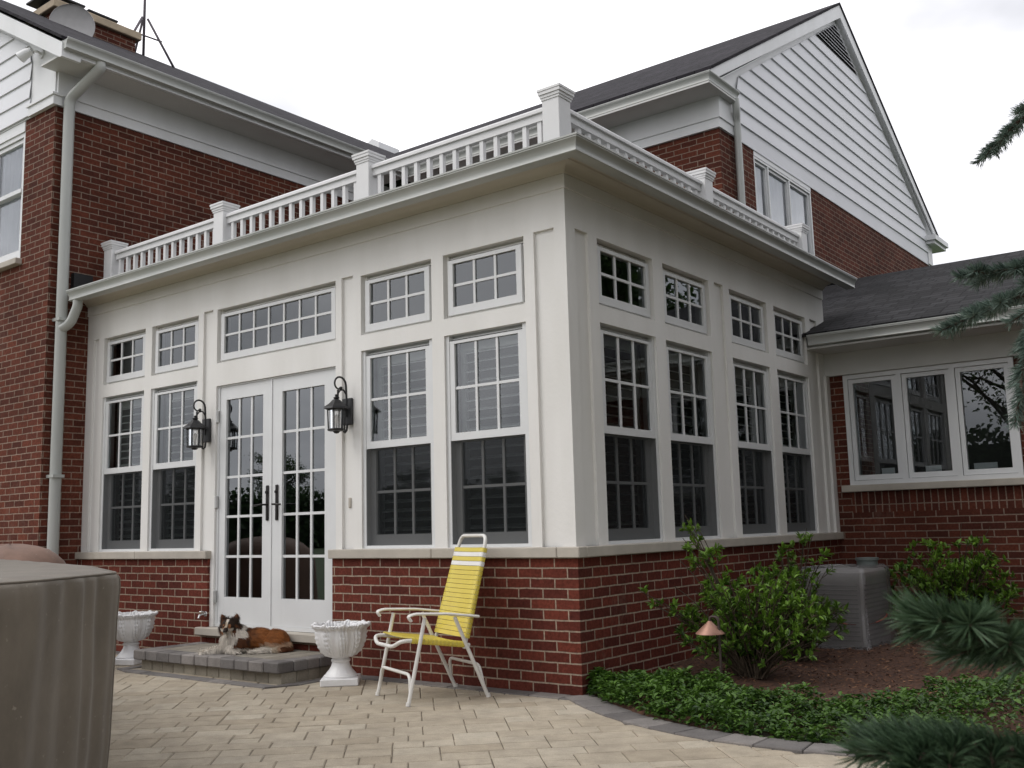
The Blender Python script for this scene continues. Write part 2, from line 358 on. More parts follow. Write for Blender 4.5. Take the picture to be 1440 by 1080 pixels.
# ---- windows -------------------------------------------------------------
def ring(mb,x0,x1,z0,z1,w,wb,wt,d0,d1):
    mb.box(x0,x0+w,d0,d1,z0,z1); mb.box(x1-w,x1,d0,d1,z0,z1); mb.box(x0+w,x1-w,d0+.0005,d1,z0,z0+wb); mb.box(x0+w,x1-w,d0+.0005,d1,z1-wt,z1)
def muntins(x0,x1,z0,z1,nx,nz,d,w=.02):
    mb=MB()
    for i in range(1,nx):
        x=x0+(x1-x0)*i/nx; mb.box(x-w/2,x+w/2,d-.008,d+.012,z0,z1)
    for j in range(1,nz):
        z=z0+(z1-z0)*j/nz; mb.box(x0,x1,d-.007,d+.011,z-w/2,z+w/2)
    return mb
def pane(x0,x1,z0,z1,d): return MB().add([(x0,d,z0),(x1,d,z0),(x1,d,z1),(x0,d,z1)],[(0,1,2,3)])
def shutter(x0,x1,z0,z1,d,tilt=35):
    mb=MB(); ring(mb,x0,x1,z0,z1,.045,.08,.08,d,d+.03)
    z=z0+.11
    while z<z1-.09:
        c=math.cos(R(tilt))*.034; s=math.sin(R(tilt))*.034
        mb.prism([(x0+.045,d+.015-c,z-s),(x0+.045,d+.015+c,z+s),(x0+.045,d+.018+c,z+s+.008),(x0+.045,d+.018-c,z-s+.008)],(x1-x0-.09,0,0)); z+=.072
    return mb
_proto={}
def transom(w,h,nx,key):
    root=MB(); ring(root,0.001,w-.001,.001,h-.001,.022,.024,.001,.045,.125); root.box(.023,w-.023,.075,.125,h-.050,h-.002); root.box(.023,w-.023,.050,.0745,h-.030,h-.0225)
    
    root=root.build('window',M['trim'],house)
    s=MB(); ring(s,.028,w-.028,.024,h-.046,.048,.060,.028,.022,.06); s.build('sash',M['vinyl'],root)
    pane(.076,w-.076,.084,h-.074,.042).build('glass',M['glass'],root,fixn=False)
    muntins(.0765,w-.0765,.0845,h-.0745,nx,2,.040).build('muntins',M['vinyl'],root)
    return root
def dhung(w,h,key,shut=True):
    m=1.728-.955+.0            # meeting rail height above opening bottom
    root=MB(); ring(root,.001,w-.001,.001,h-.001,.030,.020,.001,.018,.125); root.box(.031,w-.031,.075,.125,h-.050,h-.002); root.box(.031,w-.031,.050,.0745,h-.030,h-.0225); root=root.build('window',M['vinyl'],house)
    s=MB(); ring(s,.031,w-.031,m,h-.044,.046,.056,.022,.024,.055); s.build('sash',M['vinyl'],root); tag(root.children[-1],'upper sash')
    s=MB(); ring(s,.031,w-.031,.022,m+.03,.056,.082,.04,.072,.105); s.build('sash',M['vinyl'],root); tag(root.children[-1],'lower sash behind the screen')
    g=pane(.077,w-.077,m+.056,h-.066,.042); g.build('glass',M['glass'],root,fixn=False)
    g=pane(.087,w-.087,.104,m-.01,.092); g.build('glass',M['glass'],root,fixn=False)
    a=muntins(.0775,w-.0775,m+.0565,h-.0665,3,2,.040); a.build('muntins',M['vinyl'],root)
    a=muntins(.0875,w-.0875,.1045,m-.011,3,2,.090); a.build('muntins',M['vinyl'],root)
    pane(.031,w-.031,.022,m-.002,.026).build('insect_screen',M['screen'],root,fixn=False)
    if shut: shutter(.03,w-.03,.03,h-.03,.15,18).build('shutter',M['shutter'],root)
    return root
def place(o,u,z,face):
    if face=='f': o.location=(u,0,z)
    else: o.location=(0,u,z); o.rotation_euler=(0,0,R(90))
for face,spans in (('f',fx),('r',rx)):
    w=spans[0][1]-spans[0][0]; protoT=transom(w,t1-t0,3,face); protoD=dhung(w,l1-.955,face)
    for i,(a,b) in enumerate(spans):
        A=protoT if i==0 else copy_tree(protoT,house); B=protoD if i==0 else copy_tree(protoD,house)
        place(A,a,t0,face); place(B,a,.955,face)
place(transom(DO[1]-DO[0],.501,7,'d'),DO[0],2.641,'f')
# ---- French doors --------------------------------------------------------
jm=MB(); ring(jm,DO[0]+.001,DO[1]-.001,.291,2.429,.024,.03,.012,.02,.125); jm.build('door_frame',M['vinyl'],house)
def leaf(x0,x1,g0,g1,hx,lab):
    zb,zt,gb,gt=.322,2.417,.548,2.296
    d=MB(); d.box(x0,g0,.030,.075,zb,zt); d.box(g1,x1,.030,.075,zb,zt); d.box(g0,g1,.0305,.0745,zb,gb); d.box(g0,g1,.0305,.0745,gt,zt)
    d=d.build('door',M['vinyl'],house); tag(d,lab)
    pane(g0,g1,gb,gt,.052).build('glass',M['dglass'],d,fixn=False)
    muntins(g0+.0005,g1-.0005,gb+.0005,gt-.0005,3,5,.050,.022).build('muntins',M['vinyl'],d)
    h=MB(); h.bbox(hx-.018,hx+.018,.018,.030,1.20,1.50,.005)
    s=-1 if hx<-3.1 else 1
    h.tube([(hx,.018,1.335),(hx,-.02,1.335),(hx+s*.012,-.035,1.335),(hx+s*.10,-.038,1.33),(hx+s*.115,-.03,1.33)],.0085,8)
    h.tube([(hx,.02,1.44),(hx,.008,1.44)],.013,10)
    h.build('handle',M['bronze'],d,True,angle=40); return d
dl=leaf(-3.872,-3.142,-3.780,-3.262,-3.19,'left French door leaf'); dr=leaf(-3.140,-2.328,-3.006,-2.472,-3.065,'right French door leaf')
for z in (.55,1.38,2.15):
    MB().bbox(-3.893,-3.868,-.004,.029,z-.055,z+.055,.004).build('hinge',M['steel'],dl)
MB().box(-3.150,-3.134,.022,.0295,.323,2.416).build('astragal',M['vinyl'],dr)
# ---- balustrade ----------------------------------------------------------
rail_p=[(-5.80,.13),(-.13,.13),(-.13,4.70)]
mb=sweep(rail_p,[(-.045,4.050),(.045,4.050),(.045,4.072),(.036,4.085),(-.036,4.085),(-.045,4.072)])
railing=mb.build('railing',M['rail'],house); tag(railing,'white balustrade around the sunroom roof')
sweep(rail_p,[(-.026,3.992),(.026,3.992),(.026,4.0495),(-.026,4.0495)]).build('rail',M['rail'],railing)
sweep(rail_p,[(-.026,3.655),(.026,3.655),(.026,3.70),(-.026,3.70)]).build('rail',M['rail'],railing)
def post(cx,cy):
    h=.074; p=MB(); p.bbox(cx-h,cx+h,cy-h,cy+h,3.60,4.135,.004); p=p.build('post',M['rail'],railing)
    c=MB()
    for e,za,zb_ in ((.006,4.110,4.128),(.012,4.128,4.150),(.021,4.150,4.175),(.026,4.175,4.192)): c.box(cx-h-e,cx+h+e,cy-h-e,cy+h+e,za,zb_)
    e=h+.026; c.add([(cx-e,cy-e,4.192),(cx+e,cy-e,4.192),(cx+e,cy+e,4.192),(cx-e,cy+e,4.192),(cx-.03,cy-.03,4.212),(cx+.03,cy-.03,4.212),(cx+.03,cy+.03,4.212),(cx-.03,cy+.03,4.212)],[(0,1,5,4),(1,2,6,5),(2,3,7,6),(3,0,4,7),(4,5,6,7)])
    c.build('post_cap',M['rail'],p)
posts=[(-.132,.132),(-2.045,.132),(-3.985,.132),(-5.885,.132)]; rposts=[(-.132,2.385),(-.132,4.60)]
for p in posts+rposts: post(*p)
def balusters(a,b,n):
    for i in range(n):
        t=(i+.5)/n; x=a[0]+(b[0]-a[0])*t; y=a[1]+(b[1]-a[1])*t
        m_=MB(); m_.box(x-.0175,x+.0175,y-.0175,y+.0175,3.70,3.992); m_.build('baluster',M['rail'],railing)
for a,b in zip(posts,posts[1:]): balusters((a[0]-.074,.13),(b[0]+.074,.13),13)
balusters((-.13,.206),(-.13,2.311),16); balusters((-.13,2.459),(-.13,4.526),15)

# ---- left wing -----------------------------------------------------------
BT=5.615
mb=MB()
mb.box(-6.42,-6.12,-.45,4.79,-.25,BT)
mb.box(-6.74,-6.42,-.45,-.20,-.25,BT); mb.box(-8.20,-6.74,-.45,-.20,-.25,4.06); mb.box(-11.0,-8.20,-.45,-.20,-.25,BT)
tag(mb.build('wall',M['brick2'],house),'brick walls of the tall left wing')
# white gable face of left wing with lap siding
EZ=6.02; SL=.58; xr=-10.2; ez_at=lambda x: 6.10+SL*(-5.56-x)      # roof top surface height
g=MB(); g.prism([(-6.115,-.462,BT),(-6.115,-.462,6.0),(-6.0,-.462,6.0),(-6.0,-.462,ez_at(-6.0)-.1),(xr,-.462,ez_at(xr)-.1),(-13,-.462,7.2),(-13,-.462,BT)],(0,.2,0))
g.build('gable_board',M['white'],house)
def laps(mb,axis,plane,u_lo,u_hi,z0,z1,dz,outsign,th=.022):
    z=z0
    while z<z1-.01:
        zt=min(z+dz,z1)
        pts=[]
        for zz,(o) in ((z,th),(zt,.004)):
            for uu in (u_lo(zz),u_hi(zz)): pts.append((uu,o,zz))
        if pts[1][0]-pts[0][0]<.02: break
        def P3(u,o,zz):
            c=plane+outsign*o
            return (u,c,zz) if axis=='x' else (c,u,zz)
        a,b,c,d=[P3(*p) for p in (pts[0],pts[1],pts[3],pts[2])]
        e,f_2=P3(pts[0][0],0,z),P3(pts[1][0],0,z)
        mb.add([a,b,c,d,e,f_2],[(0,1,2,3),(0,4,5,1)]); z=zt
s=MB(); laps(s,'x',-.464,lambda z:-13,lambda z:min(-6.62,-5.56-(z+.30-6.10)/SL),BT+.02,8.4,.205,-1); s.build('gable_siding',M['siding'],house)
# corner frieze box and rake trim
b=MB(); b.box(-6.62,-6.085,-.492,-.40,BT+.002,BT+.10); b.box(-6.64,-6.065,-.51,-.40,BT+.10,BT+.125); b.build('corner_frieze',M['white'],house)
def slab(mb,axis,a,b,u0,u1,th):
    """roof slab: a,b = (coord,z) eave and ridge; extends u0..u1"""
    (c0,z0),(c1,z1)=a,b
    pts=[(c0,z0),(c1,z1),(c1,z1-th),(c0,z0-th)]
    if axis=='y': mb.prism([(c,u0,z) for c,z in pts],(0,u1-u0,0))   # slopes in x
    else: mb.prism([(u0,c,z) for c,z in pts],(u1-u0,0,0))
    return mb
rf=MB(); slab(rf,'y',(-5.640,6.160),(xr,6.105+SL*(-5.545-xr)),-.665,9.2,.035); slab(rf,'y',(-14.8,6.105),(xr,6.105+SL*(-5.545-xr)),-.665,9.2,.035)
roofL=rf.build('roof',M['shY'],house); tag(roofL,'dark shingle roof of the left wing')
rk=MB(); zt_=6.10+SL*(-5.66-xr); rk.prism([(-5.66,-.645,6.10),(xr,-.645,zt_),(xr,-.645,zt_-.22),(-5.70,-.645,5.95),(-5.66,-.645,5.95)],(0,.205,0)); rk.build('rake_board',M['white'],house)
# eaves: soffit, frieze, gutter of left wing
lp=[(-6.12,4.8),(-6.12,-.45)]
e=MB(); e.box(-6.12,-5.70,-.62,4.35,5.985,6.005); e.build('soffit',M['soffit'],house)
e=MB(); e.box(-6.14,-6.084,-.445,4.8,BT+.115,5.985); e.box(-6.13,-6.100,-.447,4.8,BT+.002,BT+.115); e.build('frieze',M['white'],house)
rf=MB(); rf.box(-5.70,-5.66,-.44,4.35,5.99,6.125); rf.build('fascia',M['white'],house)
sg=[(o-.01,z) for o,z in kgut(.56,6.135)]
mb=MB()
def straight(path,prof,mat,lab=None):
    o=sweep(path,prof).build('gutter',mat,house,True,angle=35)
    if lab: tag(o,lab)
straight([(-6.12,-.63),(-6.12,4.40)],sg,M['gutter'],'gutter of the left wing')
# downspouts
def dspout(pts,r=.045,lab=None,mat='gutter'):
    mb=MB(); P=[Vector(p) for p in pts]; out=[P[0]]
    for i in range(1,len(P)-1):
        a,b,c=P[i-1],P[i],P[i+1]; k=min(.07,(b-a).length*.45,(c-b).length*.45)
        q0=b+(a-b).normalized()*k; q1=b+(c-b).normalized()*k
        for t in (0,.25,.5,.75,1): out.append((q0*(1-t)**2+b*2*t*(1-t)+q1*t*t))
    out.append(P[-1])
    mb.tube(out,r,12,flat=.8); o=mb.build('downspout',M[mat],house,True,angle=50)
    if lab: tag(o,lab)
    return o
dspout([(-5.66,-.22,6.03),(-5.66,-.22,5.97),(-6.05,-.335,5.70),(-6.05,-.335,5.55),(-6.05,-.335,.04)],.058,'downspout at the corner of the left wing')
for z in (4.9,3.3,1.7): MB().box(-6.12,-5.985,-.395,-.275,z,z+.03).build('strap',M['gutter'],house.children[-1] if z==4.9 else [c for c in house.children if c.name.startswith('downspout')][0])
dspout([(-5.86,-.27,3.50),(-5.86,-.27,3.44),(-5.93,-.30,3.27),(-6.03,-.335,3.22)],.05,'short elbow joining the sunroom gutter to the downspout')
MB().box(-6.12,-6.06,-.21,.0,3.60,3.84).build('flashing',M['black'],house)
# window in left gable
def casement(w,h,cuts,frame,parent,back=None,sashw=.045,fw_=.05,glass='glass'):
    """w,h opening; cuts: list of (x0,x1) sashes, local coords x,depth,z"""
    root=MB(); ring(root,0,w,0,h,fw_,fw_,fw_,-.02,.09)
    for a,b in zip(cuts,cuts[1:]): root.box(a[1],b[0],-.018,.09,fw_,h-fw_)
    root=root.build('window',M[frame],parent)
    for a,b in cuts:
        s=MB(); ring(s,a+.004,b-.004,fw_+.004,h-fw_-.004,sashw,sashw*1.2,sashw,0.0,.05); s=s.build('sash',M[frame],root)
        pane(a+sashw,b-sashw,fw_+sashw,h-fw_-sashw,.03).build('glass',M[glass],root,fixn=False)
    if back:
        c=MB(); n=60; 
        vs=[];fs=[]
        for i in range(n+1):
            x=fw_+(w-2*fw_)*i/n; d=.052+.010*math.sin(i*1.3)+.008*math.sin(i*.47+1)
            vs+=[(x,d,0.0),(x,d,h)]
        fs=[(2*i,2*i+2,2*i+3,2*i+1) for i in range(n)]
        c.add(vs,fs); c.build('curtain',M[back],root,True,fixn=False)
    return root
wn=MB(); w_,h_=1.44,1.42
wl=casement(w_,h_,[(.05,.72),(.72,1.39)],'vinyl',house,'curtain',glass='clear'); wl.location=(-8.18,-.42,4.08)
MB().box(.05,1.39,-.03,.06,.74,.785).build('meeting_rail',M['vinyl'],wl)
MB().bbox(-8.3,-6.70,-.52,-.30,4.0,4.065,.006).build('sill',M['stone'],house)
MB().box(-8.2,-6.745,-.455,-.30,5.50,5.612).build('window_head',M['white'],house)
MB().box(-8.2,-6.73,-.28,.9,3.9,5.6).build('interior_wall',M['room'],house) if False else None

# ---- main house ----------------------------------------------------------
GX=-1.06; Y0,Y1=4.80,13.45; YR=(Y0+Y1)/2; SLM=.585
rz=lambda y: 6.13+SLM*(y-4.30) if y<YR else 6.13+SLM*(2*YR-4.30-y)
mb=MB()
mb.box(-6.4,GX,Y0,Y0+.25,-.25,BT); mb.box(GX-.25,GX,Y0+.25,5.74,-.25,BT); mb.box(GX-.25,GX,7.60,Y1,-.25,BT); mb.box(GX-.25,GX,5.74,7.60,-.25,4.15)
tag(mb.build('wall',M['brick2'],house),'brick walls of the main house behind the sunroom')
g=MB(); g.prism([(GX+.002,Y0,BT),(GX+.002,Y1,BT),(GX+.002,Y1,rz(Y1)-.12),(GX+.002,YR,rz(YR)-.12),(GX+.002,Y0,rz(Y0)-.12)],(-.2,0,0)); tag(g.build('gable_board',M['white'],house),'white board of the main gable')
s=MB(); off=.32
lo=lambda z: max(5.30,YR-(rz(YR)-off-z)/SLM); hi=lambda z: min(13.30,YR+(rz(YR)-off-z)/SLM)
s.add([(GX+.012,5.0,BT),(GX+.012,13.34,BT),(GX+.012,13.34,5.84),(GX+.012,5.0,5.84)],[(0,1,2,3)])
laps(s,'y',GX+.006,lo,hi,5.84,8.09,.2066,1,.026)
tag(s.build('gable_siding',M['siding'],house),'white lap siding of the tall right gable')
v=MB(); v.add([(GX+.010,lo(8.1)+.03,8.10),(GX+.010,hi(8.1)-.03,8.10),(GX+.010,YR,rz(YR)-off-.02)],[(0,1,2)]); vent=v.build('gable_vent',M['black'],house,fixn=False)
v=MB(); z=8.11
while z<8.60:
    a,b=lo(z)+.04,hi(z)-.04
    if b-a<.05: break
    v.prism([(GX+.012,a,z+.035),(GX+.035,a,z+.012),(GX+.035,a,z+.02),(GX+.012,a,z+.043)],(0,b-a,0)); z+=.062
v.build('louvre',M['siding'],vent)
# rakes
for sgn in (1,-1):
    k=MB(); my=lambda y: y if sgn==1 else 2*YR-y
    pts=[(4.46,6.14),(4.46,rz(4.46)-.045),(YR,rz(YR)-.045),(YR,rz(YR)-.25),(4.62,6.14)]
    k.prism([(GX+.095,my(y),z_) for y,z_ in pts],(-.03,0,0))
    pts2=[(4.66,rz(4.66)-.21),(YR,rz(YR)-.21),(YR,rz(YR)-.225),(4.66,rz(4.66)-.225)]
    k.prism([(GX+.064,my(y),z_) for y,z_ in pts2],(-.062,0,0))
    k.build('rake_board',M['white'],house)
rm=MB(); slab(rm,'x',(4.44,rz(4.44)),(YR,rz(YR)),-16,GX+.11,.04); slab(rm,'x',(2*YR-4.28,6.118),(YR,rz(YR)),-16,GX+.11,.04)
tag(rm.build('roof',M['shX'],house),'dark shingle roof of the main house')
# eave return, soffit, gutter
e=MB(); e.box(-5.7,GX+.02,4.36,4.80,5.985,6.005); e.box(GX+.021,GX+.12,4.36,5.1,5.985,6.005); e.build('soffit',M['soffit'],house)
e=MB(); e.box(-6.1,GX+.042,4.752,4.84,BT+.115,5.985); e.box(-6.1,GX+.026,4.768,4.84,BT+.002,BT+.115); e.box(GX-.1,GX+.042,4.842,5.28,BT+.115,5.985); e.box(GX-.1,GX+.026,4.842,5.28,BT+.002,BT+.115)
e.build('frieze',M['white'],house)
straight([(-5.62,4.80),(GX-.30,4.80),(GX-.30,5.16)],[(o-.01,z) for o,z in kgut(.44,6.135)],M['gutter'],'gutter and return at the main eave')
e=MB(); e.box(-5.6,GX+.02,4.46,4.50,6.006,6.175); e.box(GX+.0,GX+.03,4.45,5.14,6.004,6.08); e.box(GX-.02,GX+.10,4.505,5.14,6.08,6.115); e.build('fascia',M['white'],house)
# rear return
e=MB(); e.box(GX-.1,GX+.03,13.25,13.50,BT+.02,5.99); e.box(GX-.3,GX+.16,13.20,13.98,5.99,6.05); e.box(GX-.3,GX+.20,13.15,14.02,6.05,6.14); e.build('eave_return',M['white'],house)
dspout([(GX+.10,5.08,6.03),(GX+.10,5.10,5.9),(GX+.06,5.18,5.80),(GX+.06,5.18,3.70)],.052,'downspout at the main house corner')
wm=casement(1.86,1.40,[(.03,.42),(.45,1.10),(1.13,1.83)],'vinyl',house,'curtain',.032,.028,glass='clear'); wm.location=(GX-.02,5.74,4.15); wm.rotation_euler=(0,0,R(90))
MB().box(GX-.2,GX+.004,5.742,7.598,5.552,5.613).build('window_head',M['white'],house)

# ---- low side wing -------------------------------------------------------
WX0,WX1,WZ0,WZ1=.175,1.80,1.423,2.562
mb=MB(); mb.box(-1.2,WX0,4.80,5.0,-.25,2.60); mb.box(WX1,9,4.80,5.0,-.25,2.60); mb.box(WX0,WX1,4.80,5.0,-.25,1.145)
tag(mb.build('wall',M['brick2'],house),'brick wall of the low side wing')
MB().box(8.8,9,5.0,11.2,-.25,2.9).build('wall',M['brick2'],house)
MB().box(WX0,WX1,4.80,5.0,1.145,1.353).build('soldier_course',M['soldier'],house)
MB().bbox(.095,1.88,4.735,4.95,1.354,1.422,.006).build('sill',M['stone'],house)
wlw=casement(WX1-WX0,WZ1-WZ0,[(.045,.53),(.585,1.045),(1.095,1.58)],'white',house,None,.042,.045); wlw.location=(WX0,4.80,WZ0)
MB().box(-.001,9,4.75,4.98,2.565,2.80).build('frieze',M['soffit'],house)
MB().box(-.001,9,4.30,4.751,2.80,2.82).build('soffit',M['soffit'],house)
MB().box(.002,.03,4.70,4.799,.95,2.565).build('corner_trim',M['trim'],house)
MB().box(.02,9,4.33,4.352,2.825,2.93).build('fascia',M['white'],house)
straight([(.03,4.8),(9,4.8)],[(o,z) for o,z in kgut(.575,2.935)],M['gutter'],'gutter of the low side wing')
rl=MB(); slab(rl,'x',(4.24,2.955),(8.0,4.335),-1.055,9,.035); slab(rl,'x',(11.7,2.955),(8.0,4.335),-1.055,9,.035)
tag(rl.build('roof',M['shL'],house),'low shingle roof of the side wing')
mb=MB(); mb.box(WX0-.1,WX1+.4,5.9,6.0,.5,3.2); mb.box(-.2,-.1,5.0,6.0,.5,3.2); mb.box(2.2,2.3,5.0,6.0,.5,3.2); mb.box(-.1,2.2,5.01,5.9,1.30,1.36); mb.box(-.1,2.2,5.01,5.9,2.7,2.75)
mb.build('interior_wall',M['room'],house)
# ---- chimney (part of the house) ----------------------------------------
ch=MB(); ch.box(-10.55,-9.6,1.30,2.56,7.9,8.66); ch=ch.build('chimney',M['brick2'],roofL)
c=MB(); c.bbox(-10.62,-9.53,1.23,2.63,8.66,8.78,.01); c.build('chimney_cap',simple('chimney_stone',(.40,.33,.23),.8,.15,6,bump=.3),house) if False else None
capm=simple('chimney_stone',(.42,.34,.24),.8,.15,6,bump=.3)
c.build('chimney_crown',capm,roofL)
for (x,y,s,hh) in ((-10.1,1.55,.30,.10),(-10.0,2.12,.24,.05)):
    c=MB(); c.box(x-s*.55,x+s*.55,y-s*.55,y+s*.55,8.78,8.88+hh); c.box(x-s,x+s,y-s,y+s,8.88+hh,8.905+hh)
    c.add([(x-s,y-s,8.906+hh),(x+s,y-s,8.906+hh),(x+s,y+s,8.906+hh),(x-s,y+s,8.906+hh),(x,y,8.98+hh)],[(0,1,4),(1,2,4),(2,3,4),(3,0,4)])
    c.build('flue_cap',M['black'],roofL)
sk=MB(); sk.prism([(-10.9,8.6,8.75),(-10.4,8.6,8.75),(-10.4,8.6,9.04),(-10.6,8.6,9.16),(-10.9,8.6,9.02)],(0,.6,0)); tag(sk.build('roof_vent',M['white'],house),'white vent housing beyond the roof valley')

# ------------------------------------------------------------------ things on the house
def lantern(name,x,z,label):
    t=tag(empty(name,(x,0,z)),label,'wall lantern','matching carriage lanterns beside the French doors')
    m=M['black']; lm=M['dark']
    b=MB(); b.bbox(-.055,.055,-.028,-.001,-.115,.10,.006); b.build('backplate',lm,t)
    a=MB(); pts=[(0,-.02,-.11),(0,-.028,-.16),(0,-.045,-.175),(0,-.06,-.165)]; a.tube(pts,.009,8)
    pts=[(0,-.025,-.05),(0,-.028,.10),(0,-.032,.18)]
    for k in range(15):
        th=R(0)+k*R(300)/14; r=.072-.0028*k; c=(-.105,.205)
        pts.append((0,c[0]+r*math.cos(th),c[1]+r*math.sin(th)))
    a.tube(pts,[.009]*3+[.009-.0002*k for k in range(15)],8); a.lathe([(.001,-.014),(.013,-.008),(.016,0),(.013,.008),(.001,.014)],10,(0,pts[-1][1],pts[-1][2]))
    a.tube([(0,-.03,.13),(0,-.06,.165),(0,-.095,.16),(0,-.12,.13)],.007,8)
    a.tube([(0,-.12,.10),(0,-.12,.16)],.008,8)
    a.build('scroll_arm',lm,t,True,angle=50)
    cy=-.135
    r=MB(); r.lathe([(.001,.125),(.014,.12),(.010,.105),(.028,.095),(.018,.085),(.032,.078),(.060,.048),(.098,.022),(.104,.006),(.088,.004),(.070,-.006),(.001,-.006)],6,(0,cy,0)); r.build('roof_cap',lm,t,False)
    r=MB(); r.lathe([(.001,-.150),(.066,-.150),(.074,-.158),(.070,-.168),(.03,-.172),(.018,-.186),(.001,-.19)],6,(0,cy,0))
    for k in range(6):
        an=k*math.pi/3; x0,y0=.070*math.cos(an),cy+.070*math.sin(an); x1,y1=.064*math.cos(an),cy+.064*math.sin(an)
        r.tube([(x0,y0,-.004),(x1,y1,-.152)],.006,6)
    r.build('cage',lm,t)
    g=MB(); g.lathe([(.058,-.006),(.056,-.15)],12,(0,cy,0),fn=lambda q,zz,aa,i:(q,zz)); g.f=g.f[:-2]; g.build('glass_shade',glass_mat('seeded_glass_'+label[:5],(.93,.93,.93),1.6,.08,.12),t,True,fixn=False)
    bl=MB(); bl.lathe([(.001,-.035),(.014,-.045),(.017,-.07),(.010,-.10),(.009,-.14),(.001,-.145)],12,(0,cy,0)); bl.build('candle_bulb',simple('bulb_white',(.75,.73,.68),.3,.02,3),t,True)
    return t
lantern('wall_lantern',-4.01,2.04,'black scroll-arm lantern on the trim left of the French doors')
lantern('wall_lantern',-2.15,2.045,'black scroll-arm lantern on the trim right of the French doors')
t=tag(empty('security_light',(-6.42,-.462,6.28)),'small white and grey floodlight fixed on the left gable trim','security light')
a=MB(); a.tube([(0,0,0),(0,-.02,0)],.05,14); a.tube([(0,-.02,0),(0,-.06,.01),(-.05,-.09,.02)],.014,8); a.build('mount',M['white'],t,True,angle=40)
a=MB(); a.tube([(-.04,-.09,.02),(-.09,-.12,.0),(-.16,-.16,-.05)],[.035,.05,.062],12); a.build('lamp_head',M['white'],t,True,angle=40)
a=MB(); a.tube([(-.158,-.159,-.048),(-.166,-.164,-.055)],.054,12); a.build('lens',M['dark'],t,True,angle=40)
t=MB().bbox(-.014,.014,-.012,.0,-.04,.04,.004).build('doorbell',M['stone']); t.location=(-2.163,0.024,1.315); tag(t,'small beige doorbell button right of the French doors','doorbell')
t=tag(empty('hose_faucet',(-3.965,-.026,.40)),'silver hose faucet on the brick just left of the door','faucet'); t.scale=(.72,.72,.72)
fm=simple('chrome',(.6,.6,.6),.25,.1,10,metal=.9)
a=MB(); a.lathe([(.001,0),(.034,.001),(.03,.008),(.001,.01)],14); a.xf(Matrix.Rotation(R(90),4,'X')); a.tube([(0,0,0),(0,-.05,0),(0,-.085,-.01),(0,-.10,-.045)],.012,10); a.build('spout',fm,t,True,angle=40)
a=MB(); a.tube([(0,-.045,0),(0,-.055,.03)],.006,8); a.lathe([(.001,.028),(.03,.028),(.033,.033),(.03,.038),(.001,.038)],10,(0,-.055,0)); a.build('valve_wheel',fm,t,True,angle=40)
# antenna and dish
am=simple('antenna_steel',(.10,.085,.10),.6,.2,10)
t=tag(empty('antenna_mast',(-10.0,2.95,8.7)),'thin steel antenna mast on a tripod on the left roof','antenna')
a=MB(); a.tube([(0,0,-.05),(0,0,1.9)],.022,8); a.build('mast',am,t,True)
for (x,y,z) in ((.12,-.42,-.12),(.25,.44,-.22),(-.5,.05,-.25)):
    a=MB(); a.tube([(x,y,z),(x*.1,y*.1,.62)],.02,6); a.build('leg',am,t,True)
a=MB(); a.tube([(.07,-.22,.28),(.13,.24,.27)],.013,6); a.build('crossbar',am,t,True)
t=tag(empty('satellite_dish',(-9.35,1.42,8.34)),'pale grey round dish in front of the brick chimney','satellite dish')
a=MB(); prof=[(.001,.0)]+[(.06*k,.012*k*k*.25) for k in range(1,6)]; a.lathe(prof+[(.305,.08),(.30,.09)],28); a.f=a.f[:-1]
a.xf(Matrix.Rotation(R(-32),4,'Z')@Matrix.Rotation(R(94),4,'Y')); a.build('reflector',simple('dish_grey',(.45,.44,.44),.5,.1,5),t,True)
a=MB(); a.tube([(0,0,-.05),(-.15,.1,-.4)],.02,8); a.build('mount_arm',am,t,True)
# paper cards behind the low window
cm=simple('card_paper',(.80,.82,.84),.8,.02,4)
for i,(x,w_,lab) in enumerate(((.175+.36,.13,'white card standing in the left pane of the low window'),(.175+.80,.15,'white card standing in the middle pane of the low window'),(.175+1.28,.21,'white card standing in the right pane of the low window'))):
    o=MB().box(x-w_/2,x+w_/2,0,.004,0,.085).build('paper_card',cm); o.location=(0,4.89,1.50); tag(o,lab,'card','cards on the low window sill')
    k=MB().box(x-w_/2,x+w_/2,.004,.05,0,.004).build('fold',cm,o)

# ------------------------------------------------------------------ ground, patio, bed
def rnd_mat(name,c1,c2,c3,rough=.85,bs=60,bstr=.3,sc=8):
    m,nt,out=newmat(name); b=N(nt,'ShaderNodeBsdfPrincipled'); L(nt,b.outputs[0],out.inputs[0])
    at=N(nt,'ShaderNodeAttribute',attribute_name='rnd'); P=pos(nt)
    col=ramp(nt,at.outputs['Fac'],[(0.02,c1),(.5,c2),(.98,c3)])
    f=ramp(nt,noise_tex(nt,P,sc,5,.65),[(.3,.80),(.7,1.15)]); col=mixc(nt,1.0,col,f,'MULTIPLY')
    f=ramp(nt,noise_tex(nt,P,.7,3,.5),[(.35,.86),(.65,1.06)]); col=mixc(nt,1.0,col,f,'MULTIPLY')
    f=ramp(nt,noise_tex(nt,P,150,3,.7),[(.35,.85),(.65,1.12)]); col=mixc(nt,1.0,col,f,'MULTIPLY')
    L(nt,col,b.inputs['Base Color']); b.inputs['Roughness'].default_value=rough
    bn=N(nt,'ShaderNodeBump'); bn.inputs['Strength'].default_value=bstr; bn.inputs['Distance'].default_value=.004; L(nt,noise_tex(nt,P,bs,4,.7),bn.inputs['Height']); L(nt,bn.outputs[0],b.inputs['Normal'])
    return m
pav=rnd_mat('tumbled_pavers',(.36,.305,.228),(.40,.345,.265),(.45,.398,.315))
gry=rnd_mat('grey_pavers',(.12,.11,.105),(.17,.158,.15),(.235,.215,.20),bstr=.9,bs=45)
gm=simple('lawn_grass',(.05,.085,.025),.9,.2,2,bump=.5,bs=30)
